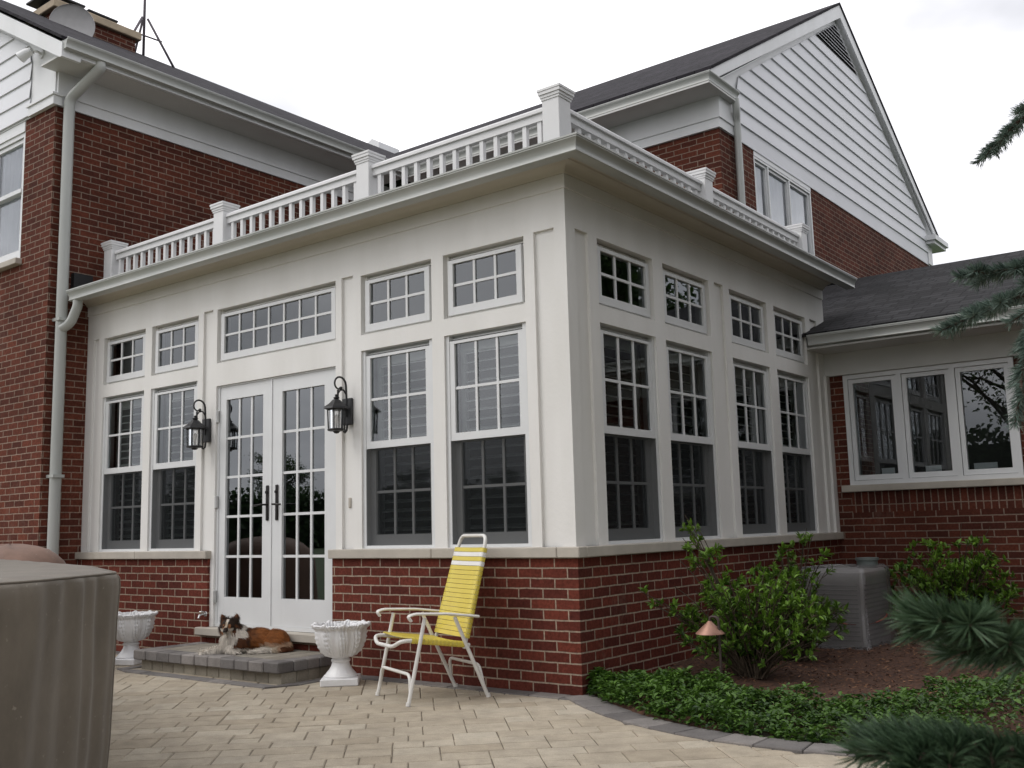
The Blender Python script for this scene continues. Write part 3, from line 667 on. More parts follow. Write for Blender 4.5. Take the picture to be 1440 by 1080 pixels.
o=MB(); o.add([(-400,-400,-.06),(400,-400,-.06),(400,400,-.06),(-400,400,-.06)],[(0,1,2,3)]); tag(o.build('ground',gm,fixn=False),'short green lawn around the house','lawn',kind='structure')
EC=[(0,-.03),(.35,-.31),(.78,-.56),(1.28,-.72),(1.66,-.735),(2.03,-.69),(2.6,-.52),(3.2,-.22),(4,.25),(5,.9),(8,2.2)]
def ye(x):
    for (a,b),(c,d) in zip(EC,EC[1:]):
        if x<=c:
            t=(x-a)/(c-a); return b+(d-b)*t
    return EC[-1][1]
# pavers laid on a 47 degree diagonal, random ashlar
pm=MB(); ang=R(43.5); ca,sa=math.cos(ang),math.sin(ang); U_=.079; nU,nV=190,190; occ=np.zeros((nU,nV),bool); ox,oy=-2.0,-2.6
sizes=[(2,2),(3,2),(2,3),(3,3),(2,2),(3,2),(2,2),(2,3),(3,3)]
cells=[]; j=0
while j<nV-3:
    rb=random.choice((2,2,3)); i=random.choice((0,0,1,2))-2
    while i<nU-4:
        la=random.choice((2,2,3,3,3,4)) if rb==2 else random.choice((2,3,3,3))
        cells.append((i,j,la,rb)) if not (rb==3 and la==2 and random.random()<.5) else cells.extend([(i,j,la,1.5),(i,j+1.5,la,1.5)])
        i+=la
    j+=rb
for (i,j,a,b) in cells:
    for _ in (0,):
        cu=(i+a/2-nU/2)*U_; cv=(j+b/2-nV/2)*U_; X=ox+cu*ca-cv*sa; Y=oy+cu*sa+cv*ca
        if X<-8.5 or Y<-8 or X>6.5 or Y>.15: continue
        if X>-.05 and Y>ye(X)+.02: continue
        if X<.1 and Y>.06: continue
        g_=.0009+random.random()*.0014; h=random.uniform(-.0014,.0014); c=.005
        w=a*U_/2-g_; d=b*U_/2-g_; jt=random.uniform(-.008,.008)
        pm.cur=max(.02,min(.98,random.gauss(.5,.24)))
        vs=[]
        for (ww,dd,zz) in ((w,d,-.05),(w,d,h-.006),(w-c,d-c,h)):
            for sx,sy in ((-1,-1),(1,-1),(1,1),(-1,1)):
                jx=random.uniform(-.0015,.0015); jy=random.uniform(-.0015,.0015)
                pu=cu+sx*ww+jx; pv=cv+sy*dd+jy; pu2=pu; vs.append((ox+pu2*ca-pv*sa,oy+pu2*sa+pv*ca,zz))
        pm.add(vs,[(0,1,5,4),(1,2,6,5),(2,3,7,6),(3,0,4,7),(4,5,9,8),(5,6,10,9),(6,7,11,10),(7,4,8,11),(8,9,10,11)])
po=pm.build('patio',pav); tag(po,'beige tumbled concrete paver patio laid on the diagonal','patio',kind='structure')
jb=simple('joint_sand',(.15,.125,.092),.95,.2,30)
o=MB(); o.add([(-9,-9,-.0055),(7,-9,-.0055),(7,-.95,-.0055),(-.1,-.05,-.0055),(-.1,.1,-.0055),(-9,.1,-.0055)],[(0,1,2,3,4,5)]); tag(o.build('patio_joints',jb,fixn=False),'dark sand in the joints under the patio pavers','patio base',kind='structure')
bm_=MB()
def strip(path,wd,seg,z0,z1,jit=.004):
    P=[Vector(p) for p in path]; D=[0]
    for a,b in zip(P,P[1:]): D.append(D[-1]+(b-a).length)
    def at(s):
        s=max(0,min(D[-1]-1e-6,s))
        for i in range(len(P)-1):
            if s<=D[i+1]:
                t=(s-D[i])/(D[i+1]-D[i]); return P[i].lerp(P[i+1],t),(P[i+1]-P[i]).normalized()
    s=0
    while s<D[-1]-.03:
        l=seg*random.uniform(.85,1.15); e_=min(s+l-.006,D[-1]); (p,d),(q,d2)=at(s),at(e_)
        n1=Vector((d.y,-d.x)); n2=Vector((d2.y,-d2.x)); w2=wd/2; h=z1+random.uniform(-.002,.003)
        bm_.cur=random.uniform(.05,.95); c=.005
        bot=[p-n1*w2,q-n2*w2,q+n2*w2,p+n1*w2]; ce=(p+q)/2
        top=[v+(ce-v).normalized()*c for v in bot]
        bm_.add([(v.x,v.y,z0) for v in bot]+[(v.x,v.y,h-.005) for v in bot]+[(v.x,v.y,h) for v in top],
            [(0,1,5,4),(1,2,6,5),(2,3,7,6),(3,0,4,7),(4,5,9,8),(5,6,10,9),(6,7,11,10),(7,4,8,11),(8,9,10,11)])
        s+=l
cs=[]
for k in range(120):
    x=.0+k*7.0/119; cs.append((x,ye(x)))
# smooth the curve
for _ in range(6): cs=[cs[0]]+[((cs[i-1][0]+cs[i][0]*2+cs[i+1][0])/4,(cs[i-1][1]+cs[i][1]*2+cs[i+1][1])/4) for i in range(1,len(cs)-1)]+[cs[-1]]
strip(cs,.19,.22,-.04,.010)
strip([(-2.10,-.095),(.02,-.095)],.13,.22,-.04,.0075)
strip([(-2.10,-.16),(-2.10,-.76),(-4.12,-.76),(-4.12,-.16)],.11,.22,-.04,.0075)
strip([(-6.1,-.095),(-4.18,-.095)],.13,.22,-.04,.0075)
tag(bm_.build('paver_edging',gry),'grey paver border along the wall, the step and the planting bed','edging',kind='structure')
# mulch bed
mul=simple('mulch',(.10,.044,.022),.95,.3,35,bump=1,bs=60,c2=(.028,.013,.009))
def bedz(x,y): 
    return .0+.05*min(1,max(0,(y-ye(x))/.8))+.05*noise.noise(Vector((x*.9,y*.9,0)))+.015*noise.noise(Vector((x*5,y*5,3)))
b=MB(); nx,ny=120,90; vs=[]
for i in range(nx+1):
    x=.01+7.9*(i/nx)**1.3; y0=ye(x)+.085
    for j in range(ny+1):
        y=y0+(4.81-y0)*(j/ny); vs.append((x,y,bedz(x,y)+random.uniform(-.006,.006) if j else -.01))
b.add(vs,[(i*(ny+1)+j,(i+1)*(ny+1)+j,(i+1)*(ny+1)+j+1,i*(ny+1)+j+1) for i in range(nx) for j in range(ny)])
tag(b.build('mulch_bed',mul,smooth=True,fixn=False),'dark brown bark mulch bed beside the sunroom','mulch bed',kind='structure')
chipm=rnd_mat('mulch_chip',(.05,.019,.009),(.13,.052,.024),(.25,.13,.065),bs=90)
b=MB()
for k in range(9000):
    x=random.uniform(.03,3.2); y=random.uniform(ye(x)+.10,4.75)
    z=bedz(x,y)+random.uniform(.0,.014); l=random.uniform(.008,.032); w=l*random.uniform(.18,.45); a=random.uniform(0,6.3); tl=random.uniform(-.5,.5)
    dx,dy=math.cos(a)*l/2,math.sin(a)*l/2; ex,ey=-math.sin(a)*w/2,math.cos(a)*w/2; dz=math.sin(tl)*l/2; b.cur=random.uniform(.02,.98)
    b.add([(x-dx-ex,y-dy-ey,z-dz),(x+dx-ex,y+dy-ey,z+dz),(x+dx+ex,y+dy+ey,z+dz+.002),(x-dx+ex,y-dy+ey,z-dz+.003)],[(0,1,2,3)])
tag(b.build('mulch_chips',chipm,fixn=False),'loose bark chips scattered over the bed','mulch',kind='stuff')

# ------------------------------------------------------------------ step
st=tag(empty('doorstep',(-3.1,-.35,0)),'low paver doorstep with a grey bullnose rim in front of the French doors','doorstep')
sx0,sx1,sy0,sy1=-4.03,-2.17,-.685,-.03
s1=MB()
def blocks(mb,x0,x1,y0,y1,z0,z1,n,axis,b_=.008,j=.004):
    for i in range(n):
        mb.cur=random.uniform(.05,.95); o=random.uniform(-j,j)
        if axis=='x': mb.bbox(x0+(x1-x0)*i/n+.002,x0+(x1-x0)*(i+1)/n-.002,y0+o,y1,z0,z1+o*.4,b_)
        else: mb.bbox(x0,x1+o,y0+(y1-y0)*i/n+.002,y0+(y1-y0)*(i+1)/n-.002,z0,z1+o*.4,b_)
st.location=(0,0,0)
blocks(s1,sx0,sx1,sy0,sy0+.15,.082,.160,11,'x',.008,.007); blocks(s1,sx1-.15,sx1,sy0+.152,sy1,.082,.160,4,'y',.008,.007); blocks(s1,sx0,sx0+.15,sy0+.152,sy1,.082,.160,4,'y',.008,.004)
s1.build('rim',gry,st)
s2=MB(); 
for r_ in range(4):
    y0=sy0+.153+r_*.125; blocks(s2,sx0+.152,sx1-.152,y0,y0+.122,.10,.157,8+r_%2,'x',.006,.001)
s2.build('tread',rnd_mat('tread_pavers',(.20,.18,.145),(.24,.215,.175),(.28,.255,.21)),st)
s3=MB(); blocks(s3,sx0+.035,sx1-.03,sy0+.06,sy0+.2,-.03,.081,12,'x',.006,.003); blocks(s3,sx1-.2,sx1-.028,sy0+.2,sy1,-.03,.081,4,'y',.006,.002); blocks(s3,sx0+.03,sx0+.2,sy0+.2,sy1,-.03,.081,4,'y',.006,.002)
s3.build('riser',rnd_mat('riser_pavers',(.25,.225,.18),(.30,.27,.215),(.36,.33,.27)),st)

# ------------------------------------------------------------------ urns
um=simple('urn_white',(.80,.80,.81),.38,.04,8,bump=.15,bs=40,c2=(.70,.70,.70))
def urn(name,x,y,rz_,label):
    t=tag(empty(name,(x,y,0),rz_),label,'urn','white urn planters by the doorstep')
    b=MB(); b.bbox(-.135,.135,-.135,.135,0,.052,.006); b.build('base',um,t)
    def flut(r,z,a,i): 
        k=math.cos(a*12)**2; return r*(1+.05*k*max(0,(z-.05)*(.2-z)*150)),z
    b=MB(); b.lathe([(.12,.05),(.122,.062),(.108,.072),(.098,.085),(.080,.105),(.066,.13),(.060,.155),(.068,.163),(.068,.172),(.060,.178),(.060,.186)],72,fn=flut); b.build('pedestal',um,t,True,angle=50)
    NL=9
    def bowl(r,z,a,i):
        # hanging acanthus leaves: ribbed relief and scalloped lip
        ph=a*NL; c=.5+.5*math.cos(ph); tt=(z-.19)/.22
        rel=0
        if .05<tt<1.02:
            rel=.016*c**.6*math.sin(min(1,max(0,tt))*math.pi)**.5+.0075*math.cos(ph*5+6*tt)*c+.004*math.sin(tt*42)*c*c
        lip=max(0,(tt-.86)/.14)
        zz=z+(.018*c-.004)*min(1,lip)*(1 if i<=26 else 1); rr=r+rel+(.020*c+.005*abs(math.cos(ph*2.5)))*min(1,lip)
        return rr,zz
    prof=[]
    for k in range(24):
        tt=k/23; z=.186+.205*tt; r=.060+.112*math.sin(tt*math.pi*.5)**.48; prof.append((r,z))
    prof+=[(.178,.397),(.187,.404),(.190,.412),(.183,.419),(.168,.417),(.160,.408),(.152,.39),(.13,.33)]
    b=MB(); b.lathe(prof,216,fn=bowl); b.build('bowl',um,t,True,angle=80)
    b=MB()
    for k in range(NL):
        a=2*math.pi*k/NL
        for dk,rr,sz in ((0,.203,.017),(-.11,.199,.012),(.11,.199,.012),(-.21,.196,.012),(.21,.196,.012),(-.30,.193,.012),(.30,.193,.012),(.349,.192,.011)):
            cx,cy=math.cos(a+dk)*rr,math.sin(a+dk)*rr; m0=len(b.v)
            b.lathe([(.001,-sz*.7),(sz*.75,-sz*.5),(sz,0),(sz*.75,sz*.5),(.001,sz*.7)],8,(cx,cy,.420+(.006 if dk==0 else 0)))
    b.build('leaf_rim',um,t,True)
    b=MB(); b.lathe([(.001,.33),(.16,.385),(.10,.398),(.001,.40)],24); b.build('soil',M['black'],t,True)
    return t
urn('planter_urn',-1.835,-.385,R(42),'white cast urn planter between the doorstep and the yellow chair')
urn('planter_urn',-4.42,-.46,R(20),'white urn planter at the left end of the doorstep, half hidden by the covered table')

# ------------------------------------------------------------------ lawn chair
def bez(a,b,c,n=6): 
    a,b,c=Vector(a),Vector(b),Vector(c); return [a*(1-t)**2+b*2*t*(1-t)+c*t*t for t in [i/n for i in range(n+1)]]
def rounded(pts,r,n=6,closed=False):
    P=[Vector(p) for p in pts]; out=[]; m=len(P)
    for i in range(m):
        if not closed and i in (0,m-1): out.append(P[i]); continue
        a,b,c=P[i-1],P[i],P[(i+1)%m]; k=min(r,(b-a).length*.48,(c-b).length*.48)
        out+=bez(b+(a-b).normalized()*k,b,b+(c-b).normalized()*k,n)
    return out
ct=tag(empty('lawn_chair',(-.86,-.473,.004),R(-23.5)),'white tube lawn chair with yellow vinyl straps and two white stripes near the top','chair')
wm_=simple('chair_enamel',(.76,.75,.72),.3,.05,10,c2=(.66,.64,.60)); ym=simple('yellow_vinyl',(.66,.54,.085),.38,.08,9,c2=(.60,.48,.07)); sm=simple('white_vinyl_strap',(.78,.77,.74),.4,.04,9)
tr=.0125
for sx in (-1,1):
    a=MB(); a.tube([(sx*.26,-.284,.0),(sx*.262,-.165,.53)],tr,12); o=a.build('leg',wm_,ct,True,angle=50)
    a=MB(); a.tube([(sx*.26,-.286,-.002),(sx*.26,-.283,.02)],.0155,12); a.build('foot_cap',wm_,o,True,angle=50)
    a=MB(); a.tube([(sx*.245,.284,.0),(sx*.262,.045,.52)],tr,12); o=a.build('leg',wm_,ct,True,angle=50)
    a=MB(); a.tube([(sx*.245,.286,-.002),(sx*.245,.282,.02)],.0155,12); a.build('foot_cap',wm_,o,True,angle=50)
    pts=rounded([(sx*.268,-.262,.515),(sx*.268,-.285,.545),(sx*.268,-.235,.558),(sx*.268,.0,.545),(sx*.262,.215,.515)],.03)
    a=MB(); n0=0; a.tube(pts,.021,10,flat=.45); a.build('armrest',wm_,ct,True,angle=50)
a=MB(); a.tube(rounded([(-.256,-.268,.075),(-.235,-.262,.185),(.235,-.262,.185),(.256,-.268,.075)],.045),.0105,10); a.build('brace',wm_,ct,True,angle=50)
a=MB(); a.tube(rounded([(-.248,.25,.08),(-.225,.232,.205),(.225,.232,.205),(.248,.25,.08)],.045),.0105,10); a.build('brace',wm_,ct,True,angle=50)
# seat frame
sp=rounded([(-.235,.16,.335),(-.235,-.24,.392),(-.225,-.315,.392),(-.14,-.335,.352),(.14,-.335,.352),(.225,-.315,.392),(.235,-.24,.392),(.235,.16,.335)],.06)
a=MB(); a.tube(sp,tr,12); a.tube([(-.262,.13,.338),(.262,.13,.338)],.009,8); a.build('seat_frame',wm_,ct,True,angle=50)
def strap(mb,xl,p,tn,w,nrm,th=.0035,bow=.004,over=.017):
    """strap across x in the plane: p=(y,z) centre, tn=(dy,dz) along frame, nrm=(ny,nz)"""
    n=10; vs=[]
    ring_=[(-w/2,-th),(w/2,-th),(w/2,th),(-w/2,th)]
    P=[]
    k=5
    for i in range(k+1):   # wrap left
        an=math.pi*(1-i/k)*.5+math.pi*.5; 
    xs=[-xl-over*math.sin(t) if True else 0 for t in []]
    prof=[]
    for t in (150,120,90,60,30): prof.append((-xl-math.sin(R(t))*over,math.cos(R(t))*over))
    for i in range(n+1):
        x=-xl+2*xl*i/n; prof.append((x,over-bow*(1-(2*i/n-1)**2)*2))
    for t in (30,60,90,120,150): prof.append((xl+math.sin(R(t))*over,math.cos(R(t))*over))
    m=len(prof)
    for j,(x,h) in enumerate(prof):
        for (s_,t_) in ring_: vs.append((x,p[0]+tn[0]*s_+nrm[0]*(h+t_),p[1]+tn[1]*s_+nrm[1]*(h+t_)))
    fs=[(4*i+a_,4*i+(a_+1)%4,4*i+4+(a_+1)%4,4*i+4+a_) for i in range(m-1) for a_ in range(4)]+[(0,1,2,3),(4*m-1,4*m-2,4*m-3,4*m-4)]
    mb.add(vs,fs)
a=MB(); n=13
for i in range(n):
    t=(i+.5)/n; y=-.25+.37*t; z=.3935-.052*t; strap(a,.235,(y,z),(.99,-.14),.0265,(.14,.99))
tag(a.build('seat',ym,ct,True,angle=40),'yellow strap seat')
# back
b0=(.135,.355); b1=(.325,1.035); dl_=math.hypot(b1[0]-b0[0],b1[1]-b0[1]); tn=((b1[0]-b0[0])/dl_,(b1[1]-b0[1])/dl_); nr=(-tn[1],tn[0])
def bp(t,x): return (x,b0[0]+tn[0]*dl_*t,b0[1]+tn[1]*dl_*t)
a=MB(); a.tube(rounded([bp(-.06,-.232),bp(.86,-.205),bp(1.0,-.185),bp(1.0,.185),bp(.86,.205),bp(-.06,.232)],.075,8),tr,12); a.build('back_frame',wm_,ct,True,angle=50)
a=MB(); w2=MB(); n=19
for i in range(n):
    t=.035+.845*(i+.5)/n; xl=.232-.027*t/.86; p=bp(t,0)
    strap(w2 if i in (15,17) else a,xl,(p[1],p[2]),tn,.0285,nr)
tag(a.build('backrest',ym,ct,True,angle=40),'yellow strap backrest'); tag(w2.build('backrest_stripe',sm,ct,True,angle=40),'two white straps across the top of the backrest')

# ------------------------------------------------------------------ dog
dog=tag(empty('dog',(-3.085,-.455,.159),R(41)),'brown, black and white shaggy collie lying on the doorstep looking at the camera','dog')
def ell(mb,c,r,rot=None,n=16):
    k=len(mb.v); prof=[(max(.002,math.sin(math.pi*i/10)),-math.cos(math.pi*i/10)) for i in range(11)]
    mb.lathe(prof,n); Mx=Matrix.Translation(c)@((Matrix.Rotation(R(rot[0]),4,rot[1])) if rot else Matrix())@Matrix.Diagonal((r[0],r[1],r[2],1))
    mb.xf(Mx,k)
def caps(mb,pts,rs): 
    P=[Vector(p) for p in pts]
    for i in range(len(P)-1):
        for k in range(5):
            t=k/5; q=P[i].lerp(P[i+1],t); r=rs[i]*(1-t)+rs[i+1]*t; ell(mb,q,(r,r,r),n=10)
    ell(mb,P[-1],(rs[-1],)*3,n=10)
d=MB()
ell(d,(.15,.01,.112),(.13,.105,.105)); ell(d,(.28,.02,.108),(.16,.11,.102)); ell(d,(.43,.02,.095),(.125,.115,.098)); ell(d,(.43,-.065,.072),(.10,.055,.072))
ell(d,(.12,-.055,.085),(.075,.06,.085)); ell(d,(.095,.0,.165),(.095,.085,.09)); ell(d,(.03,-.045,.10),(.075,.065,.095)); ell(d,(.065,-.015,.20),(.07,.07,.08))
ell(d,(.035,-.055,.252),(.066,.064,.060)); ell(d,(-.012,-.045,.218),(.046,.048,.052)); ell(d,(.088,-.035,.218),(.050,.048,.056)); ell(d,(.045,.0,.215),(.085,.06,.075))
caps(d,[(.030,-.10,.232),(.022,-.165,.205)],[.030,.0185]); ell(d,(.024,-.12,.197),(.022,.04,.016))
caps(d,[(.01,-.05,.07),(-.06,-.07,.035),(-.17,-.095,.018)],[.042,.028,.019]); ell(d,(-.195,-.10,.016),(.030,.021,.015))
caps(d,[(.06,-.07,.06),(.05,-.115,.032),(.10,-.135,.022)],[.045,.032,.024]); ell(d,(.115,-.14,.018),(.030,.022,.017))
caps(d,[(.42,-.10,.035),(.32,-.135,.022),(.265,-.145,.018)],[.038,.024,.019]); ell(d,(.245,-.15,.017),(.030,.022,.016))
caps(d,[(.54,.0,.05),(.56,-.06,.03),(.50,-.12,.025),(.43,-.13,.022)],[.04,.035,.03,.018])
for ex,tx in ((-.014,-.034),(.086,.104)):
    caps(d,[(ex,-.03,.285),((ex+tx)/2,-.035,.315),(tx,-.04,.340)],[.033,.023,.010])
tmp=d.build('dog_tmp',M['white'],None)
dog.scale=(.88,.88,.88)
md=tmp.modifiers.new('r','REMESH'); md.mode='VOXEL'; md.voxel_size=.0075
m3=tmp.modifiers.new('s','SMOOTH'); m3.iterations=5; m3.factor=.5
bpy.context.view_layer.update(); dg=bpy.context.evaluated_depsgraph_get()
dm=bpy.data.meshes.new_from_object(tmp.evaluated_get(dg)); bpy.data.objects.remove(tmp)
def dogcol(x,y,z):
    nz=noise.noise(Vector((x*22,y*22,z*22)))*.5+noise.noise(Vector((x*60,y*60,z*60)))*.25
    W_=(.62,.57,.50); BK=(.034,.021,.015); SB=(.27,.095,.026); DS=(.10,.036,.014); TN=(.30,.13,.06); CR=(.42,.34,.25)
    if z>.178 and y<.01 and x<.135 and not (x>.105 and z<.22):      # head
        if y<-.142 and z>.196: return BK                   # nose
        if abs(x-.022-(z-.22)*.12)<.011+.35*max(0,.243-z) and z<.305 and y<-.05: return W_ if nz>-.1 else CR
        if y<-.085 and z<.228: return W_ if nz>-.2 else CR
        if z<.212 and -.03<x<.0 and y<-.04: return TN
        if .228<z<.262 and (abs(x+.003)<.010 or abs(x-.052)<.009) and y<-.085: return TN
        if z>.325 and y<-.03 : return DS if nz>0 else BK
        if z<.20: return CR if nz>.1 else DS
        return BK if nz<.22 else DS
    if x<.125-.9*(z-.12)*0 and x+ (z-.05)*-.55<.075+nz*.03: return W_ if nz>-.35 else CR   # bib and mane
    if z>.14 and x<.17+nz*.04: return W_ if nz>-.25 else CR
    if z<.05 and (x<.2 or (.2<x<.42 and y<-.09)): return W_
    if z<.055+nz*.02 and .30<x<.47: return CR
    if x<.30:
        f=min(1,max(0,(x-.17+nz*.05)/.13)); return tuple(a*(1-f)+b*f*(1+.4*nz) for a,b in zip(DS if nz>-.1 else BK,SB))
    if x>.5 and z<.05: return DS
    if z>.175 and nz>.25: return DS
    if z<.09+nz*.03 and x>.30: return tuple(.5*(a+b) for a,b in zip(SB,CR))
    return tuple(a*(1+.7*nz) for a in SB)
ca_=dm.attributes.new('Col','FLOAT_COLOR','POINT'); 
for i,v in enumerate(dm.vertices):
    c=dogcol(*v.co); ca_.data[i].color=(c[0],c[1],c[2],1)
fm,nt,out=newmat('dog_fur'); b_=N(nt,'ShaderNodeBsdfPrincipled'); at=N(nt,'ShaderNodeAttribute',attribute_name='Col'); L(nt,at.outputs['Color'],b_.inputs['Base Color']); b_.inputs['Roughness'].default_value=.7; b_.inputs['Specular IOR Level'].default_value=.2; L(nt,b_.outputs[0],out.inputs[0])
dm.materials.clear(); dm.materials.append(fm); dm.polygons.foreach_set('use_smooth',[True]*len(dm.polygons))
body=bpy.data.objects.new('body',dm); COL.objects.link(body); body.parent=dog
# fur tufts: thin tapering strands following the coat
vs=[];fs=[];cols=[]; vn=dm.vertices; rs=random.Random(3)
allv=list(range(len(vn)))
for k in range(21000):
    v=vn[rs.choice(allv)]; p=v.co.copy(); nrm=v.normal
    if p.z<.012 : continue
    head=p.z>.19 and p.x<.115
    ln=(.008 if head and p.y<-.06 else .032)*rs.uniform(.6,1.3)
    if .0<p.x<.2 and .08<p.z<.24 and not head: ln*=1.3
    flow=Vector((.9,.0,-.45)) if p.x>.12 else Vector((.15,.0,-1))
    dr=(flow-nrm*flow.dot(nrm))+nrm*.42+Vector((rs.uniform(-.2,.2),rs.uniform(-.2,.2),rs.uniform(-.2,.2))); dr.normalize()
    sd_=dr.cross(nrm); 
    if sd_.length<1e-3: continue
    sd_.normalize(); w=.0011 if head else .0019
    n=len(vs); q=p+dr*ln*.55+nrm*.001; e_=p+dr*ln-Vector((0,0,ln*.18))
    if e_.z<.002: e_.z=.002
    vs+=[p-sd_*w,p+sd_*w,q+sd_*w*.8,q-sd_*w*.8,e_]; fs+=[(n,n+1,n+2,n+3),(n+3,n+2,n+4)]
    c=dogcol(*p); g=rs.uniform(.75,1.3); cols+=[(c[0]*g,c[1]*g,c[2]*g,1)]*5
fm_=bpy.data.meshes.new('fur'); fm_.from_pydata([tuple(v) for v in vs],[],fs); fm_.materials.append(fm); a_=fm_.attributes.new('Col','FLOAT_COLOR','POINT'); a_.data.foreach_set('color',[x for c in cols for x in c])
fo=bpy.data.objects.new('fur',fm_); COL.objects.link(fo); fo.parent=body
em=simple('eye_dark',(.012,.008,.006),.12,.1,20)
for ex in (-.001,.050):
    a=MB(); ell(a,(ex,-.108,.243),(.0075,.006,.0065),n=12); a.build('eye',em,dog,True)
a=MB(); ell(a,(.022,-.183,.208),(.0125,.009,.010),n=12); a.build('nose',em,dog,True)
a=MB(); a.tube([(.006,-.150,.186),(.022,-.168,.183),(.038,-.150,.186)],.0018,6); a.build('mouth',em,dog,True)

# ------------------------------------------------------------------ fabric covers
def cover_mat(name,c):
    m,nt,out=newmat(name); b=N(nt,'ShaderNodeBsdfPrincipled'); L(nt,b.outputs[0],out.inputs[0]); P=pos(nt)
    f=ramp(nt,noise_tex(nt,scalev(nt,P,(1,1,.5)),5,7,.7),[(.28,.74),(.72,1.2)]); cc=mixc(nt,1.0,c,f,'MULTIPLY'); sp_=ramp(nt,noise_tex(nt,P,46,2,.5),[(.70,0.),(.76,.5)]); L(nt,mixc(nt,sp_,cc,(.33,.30,.25)),b.inputs['Base Color']); b.inputs['Roughness'].default_value=.8; b.inputs['Specular IOR Level'].default_value=.25
    b.inputs['Sheen Weight'].default_value=.15
    bn=N(nt,'ShaderNodeBump'); bn.inputs['Strength'].default_value=.25; bn.inputs['Distance'].default_value=.003; L(nt,noise_tex(nt,P,260,2),bn.inputs['Height']); L(nt,bn.outputs[0],b.inputs['Normal']); return m
outl=[(.04,-3.30),(.36,-3.80),(.52,-4.45),(.10,-5.25),(-1.0,-5.75),(-3.4,-5.0),(-4.1,-3.2),(-3.5,-2.02),(-.98,-2.83)]
ol=rounded([(x,y,0) for x,y in outl],.06,8,closed=True)
# resample outline
pts=[];tot=0;seg=[]
for a,b in zip(ol,ol[1:]+ol[:1]): seg.append((a,b,(b-a).length)); tot+=(b-a).length
NP=1500; k=0;acc=0
for i in range(NP):
    s=tot*i/NP
    while acc+seg[k][2]<s and k<len(seg)-1: acc+=seg[k][2]; k+=1
    a,b,l=seg[k]; pts.append(a.lerp(b,(s-acc)/max(l,1e-6)))
ctr=Vector((-1.6,-3.9,0)); TZ=.95
cover=tag(empty('covered_table',(-1.6,-3.9,0)),'large patio table under a pleated taupe fabric cover at the left','furniture cover')
vs=[];fs=[]; rings=[]
def nrm_at(i):
    t=pts[(i+3)%NP]-pts[i-3]; n_=Vector((t.y,-t.x,0)).normalized()
    return n_ if n_.dot(pts[i]-ctr)>0 else -n_
NS=[nrm_at(i) for i in range(NP)]
levels=[0,.006,.02,.05,.10,.18,.28,.40,.52,.64,.76,.88,.935]
def tri(x): 
    x=(x/(2*math.pi))%1.0; return 1-abs(2*x-1)
def fold(i,h):
    q=s_at[i]; g=min(1,h/.03)**.7*(.55+.9*abs(noise.noise(Vector((q*2.1,0,5)))))
    a=tri(q*52+2.6*math.sin(q*4.1)+h*1.5*math.sin(q*6.3))
    b=tri(q*23+1.5*math.sin(q*5.7)+h*1.2)
    c=noise.noise(Vector((q*3.5,h*2.2,.3)))*.022+noise.noise(Vector((q*11,h*5,1.3)))*.008
    return g*(.017*a*a*(3-2*a)*(1.1-.45*h)+.022*b*b+c)-.045*h
s_at=[tot*i/NP for i in range(NP)]
for h in levels:
    for i in range(NP):
        p=pts[i]+NS[i]*(fold(i,h)-.012*(1 if h==0 else 0)); vs.append((p.x-ctr.x,p.y-ctr.y,TZ-h-(.0 if h else -.0)))
    
m_=len(levels)
fs=[(r_*NP+i,r_*NP+(i+1)%NP,(r_+1)*NP+(i+1)%NP,(r_+1)*NP+i) for r_ in range(m_-1) for i in range(NP)]
b=MB(); b.add(vs,fs); cm1=cover_mat('taupe_cover',(.150,.130,.104)); b.build('side_drape',cm1,cover,True,fixn=True)
vs=[]; RR=[1,.985,.95,.9,.8,.65,.45,.2]
for q,rr in enumerate(RR):
    for i in range(NP):
        p=pts[i]-ctr; p=p*rr - (NS[i]*.012 if q==0 else NS[i]*0); z=TZ+.001+(.012 if q else 0)*min(1,(1-rr)*20)+.010*noise.noise(Vector((p.x*3,p.y*3,1)))*(1 if q else 0)*min(1,(1-rr)*10)-.014*(1-rr)
        vs.append((p.x,p.y,z))
vs.append((0,0,TZ-.005)); fs=[(r_*NP+i,r_*NP+(i+1)%NP,(r_+1)*NP+(i+1)%NP,(r_+1)*NP+i) for r_ in range(len(RR)-1) for i in range(NP)]+[((len(RR)-1)*NP+i,(len(RR)-1)*NP+(i+1)%NP,len(RR)*NP) for i in range(NP)]
b=MB(); b.add(vs,fs); b.build('top_panel',cm1,cover,True)
b=MB(); b.tube([(pts[i].x-ctr.x+NS[i].x*-.004,pts[i].y-ctr.y-NS[i].y*.004,TZ+.001) for i in range(0,NP,3)],.0045,6,closed=True); b.build('piping',cm1,cover,True)
ci=min(range(NP),key=lambda i:(pts[i]-Vector((.04,-3.30,0))).length)
b=MB(); b.tube([tuple(pts[ci]+NS[ci]*(fold(ci,h)+.001)-ctr+Vector((0,0,TZ-h))) for h in levels[1:]],.0035,6); b.build('seam',cm1,cover,True)
b=MB(); b.tube([tuple(pts[(ci+240)%NP]+NS[(ci+240)%NP]*(fold((ci+240)%NP,h)+.001)-ctr+Vector((0,0,TZ-h))) for h in levels[1:]],.0035,6); b.build('seam',cm1,cover,True)
gc=tag(empty('covered_grill',(-4.95,-1.3,0)),'smaller brown fabric cover over a grill beside the left brick wall','grill cover')
b=MB(); n=60
prof=[(1.06,0.0),(1.04,.3),(1.0,.7),(.97,.84),(.90,.91),(.78,.965),(.66,1.005),(.5,1.03),(.25,1.05),(.02,1.055)]
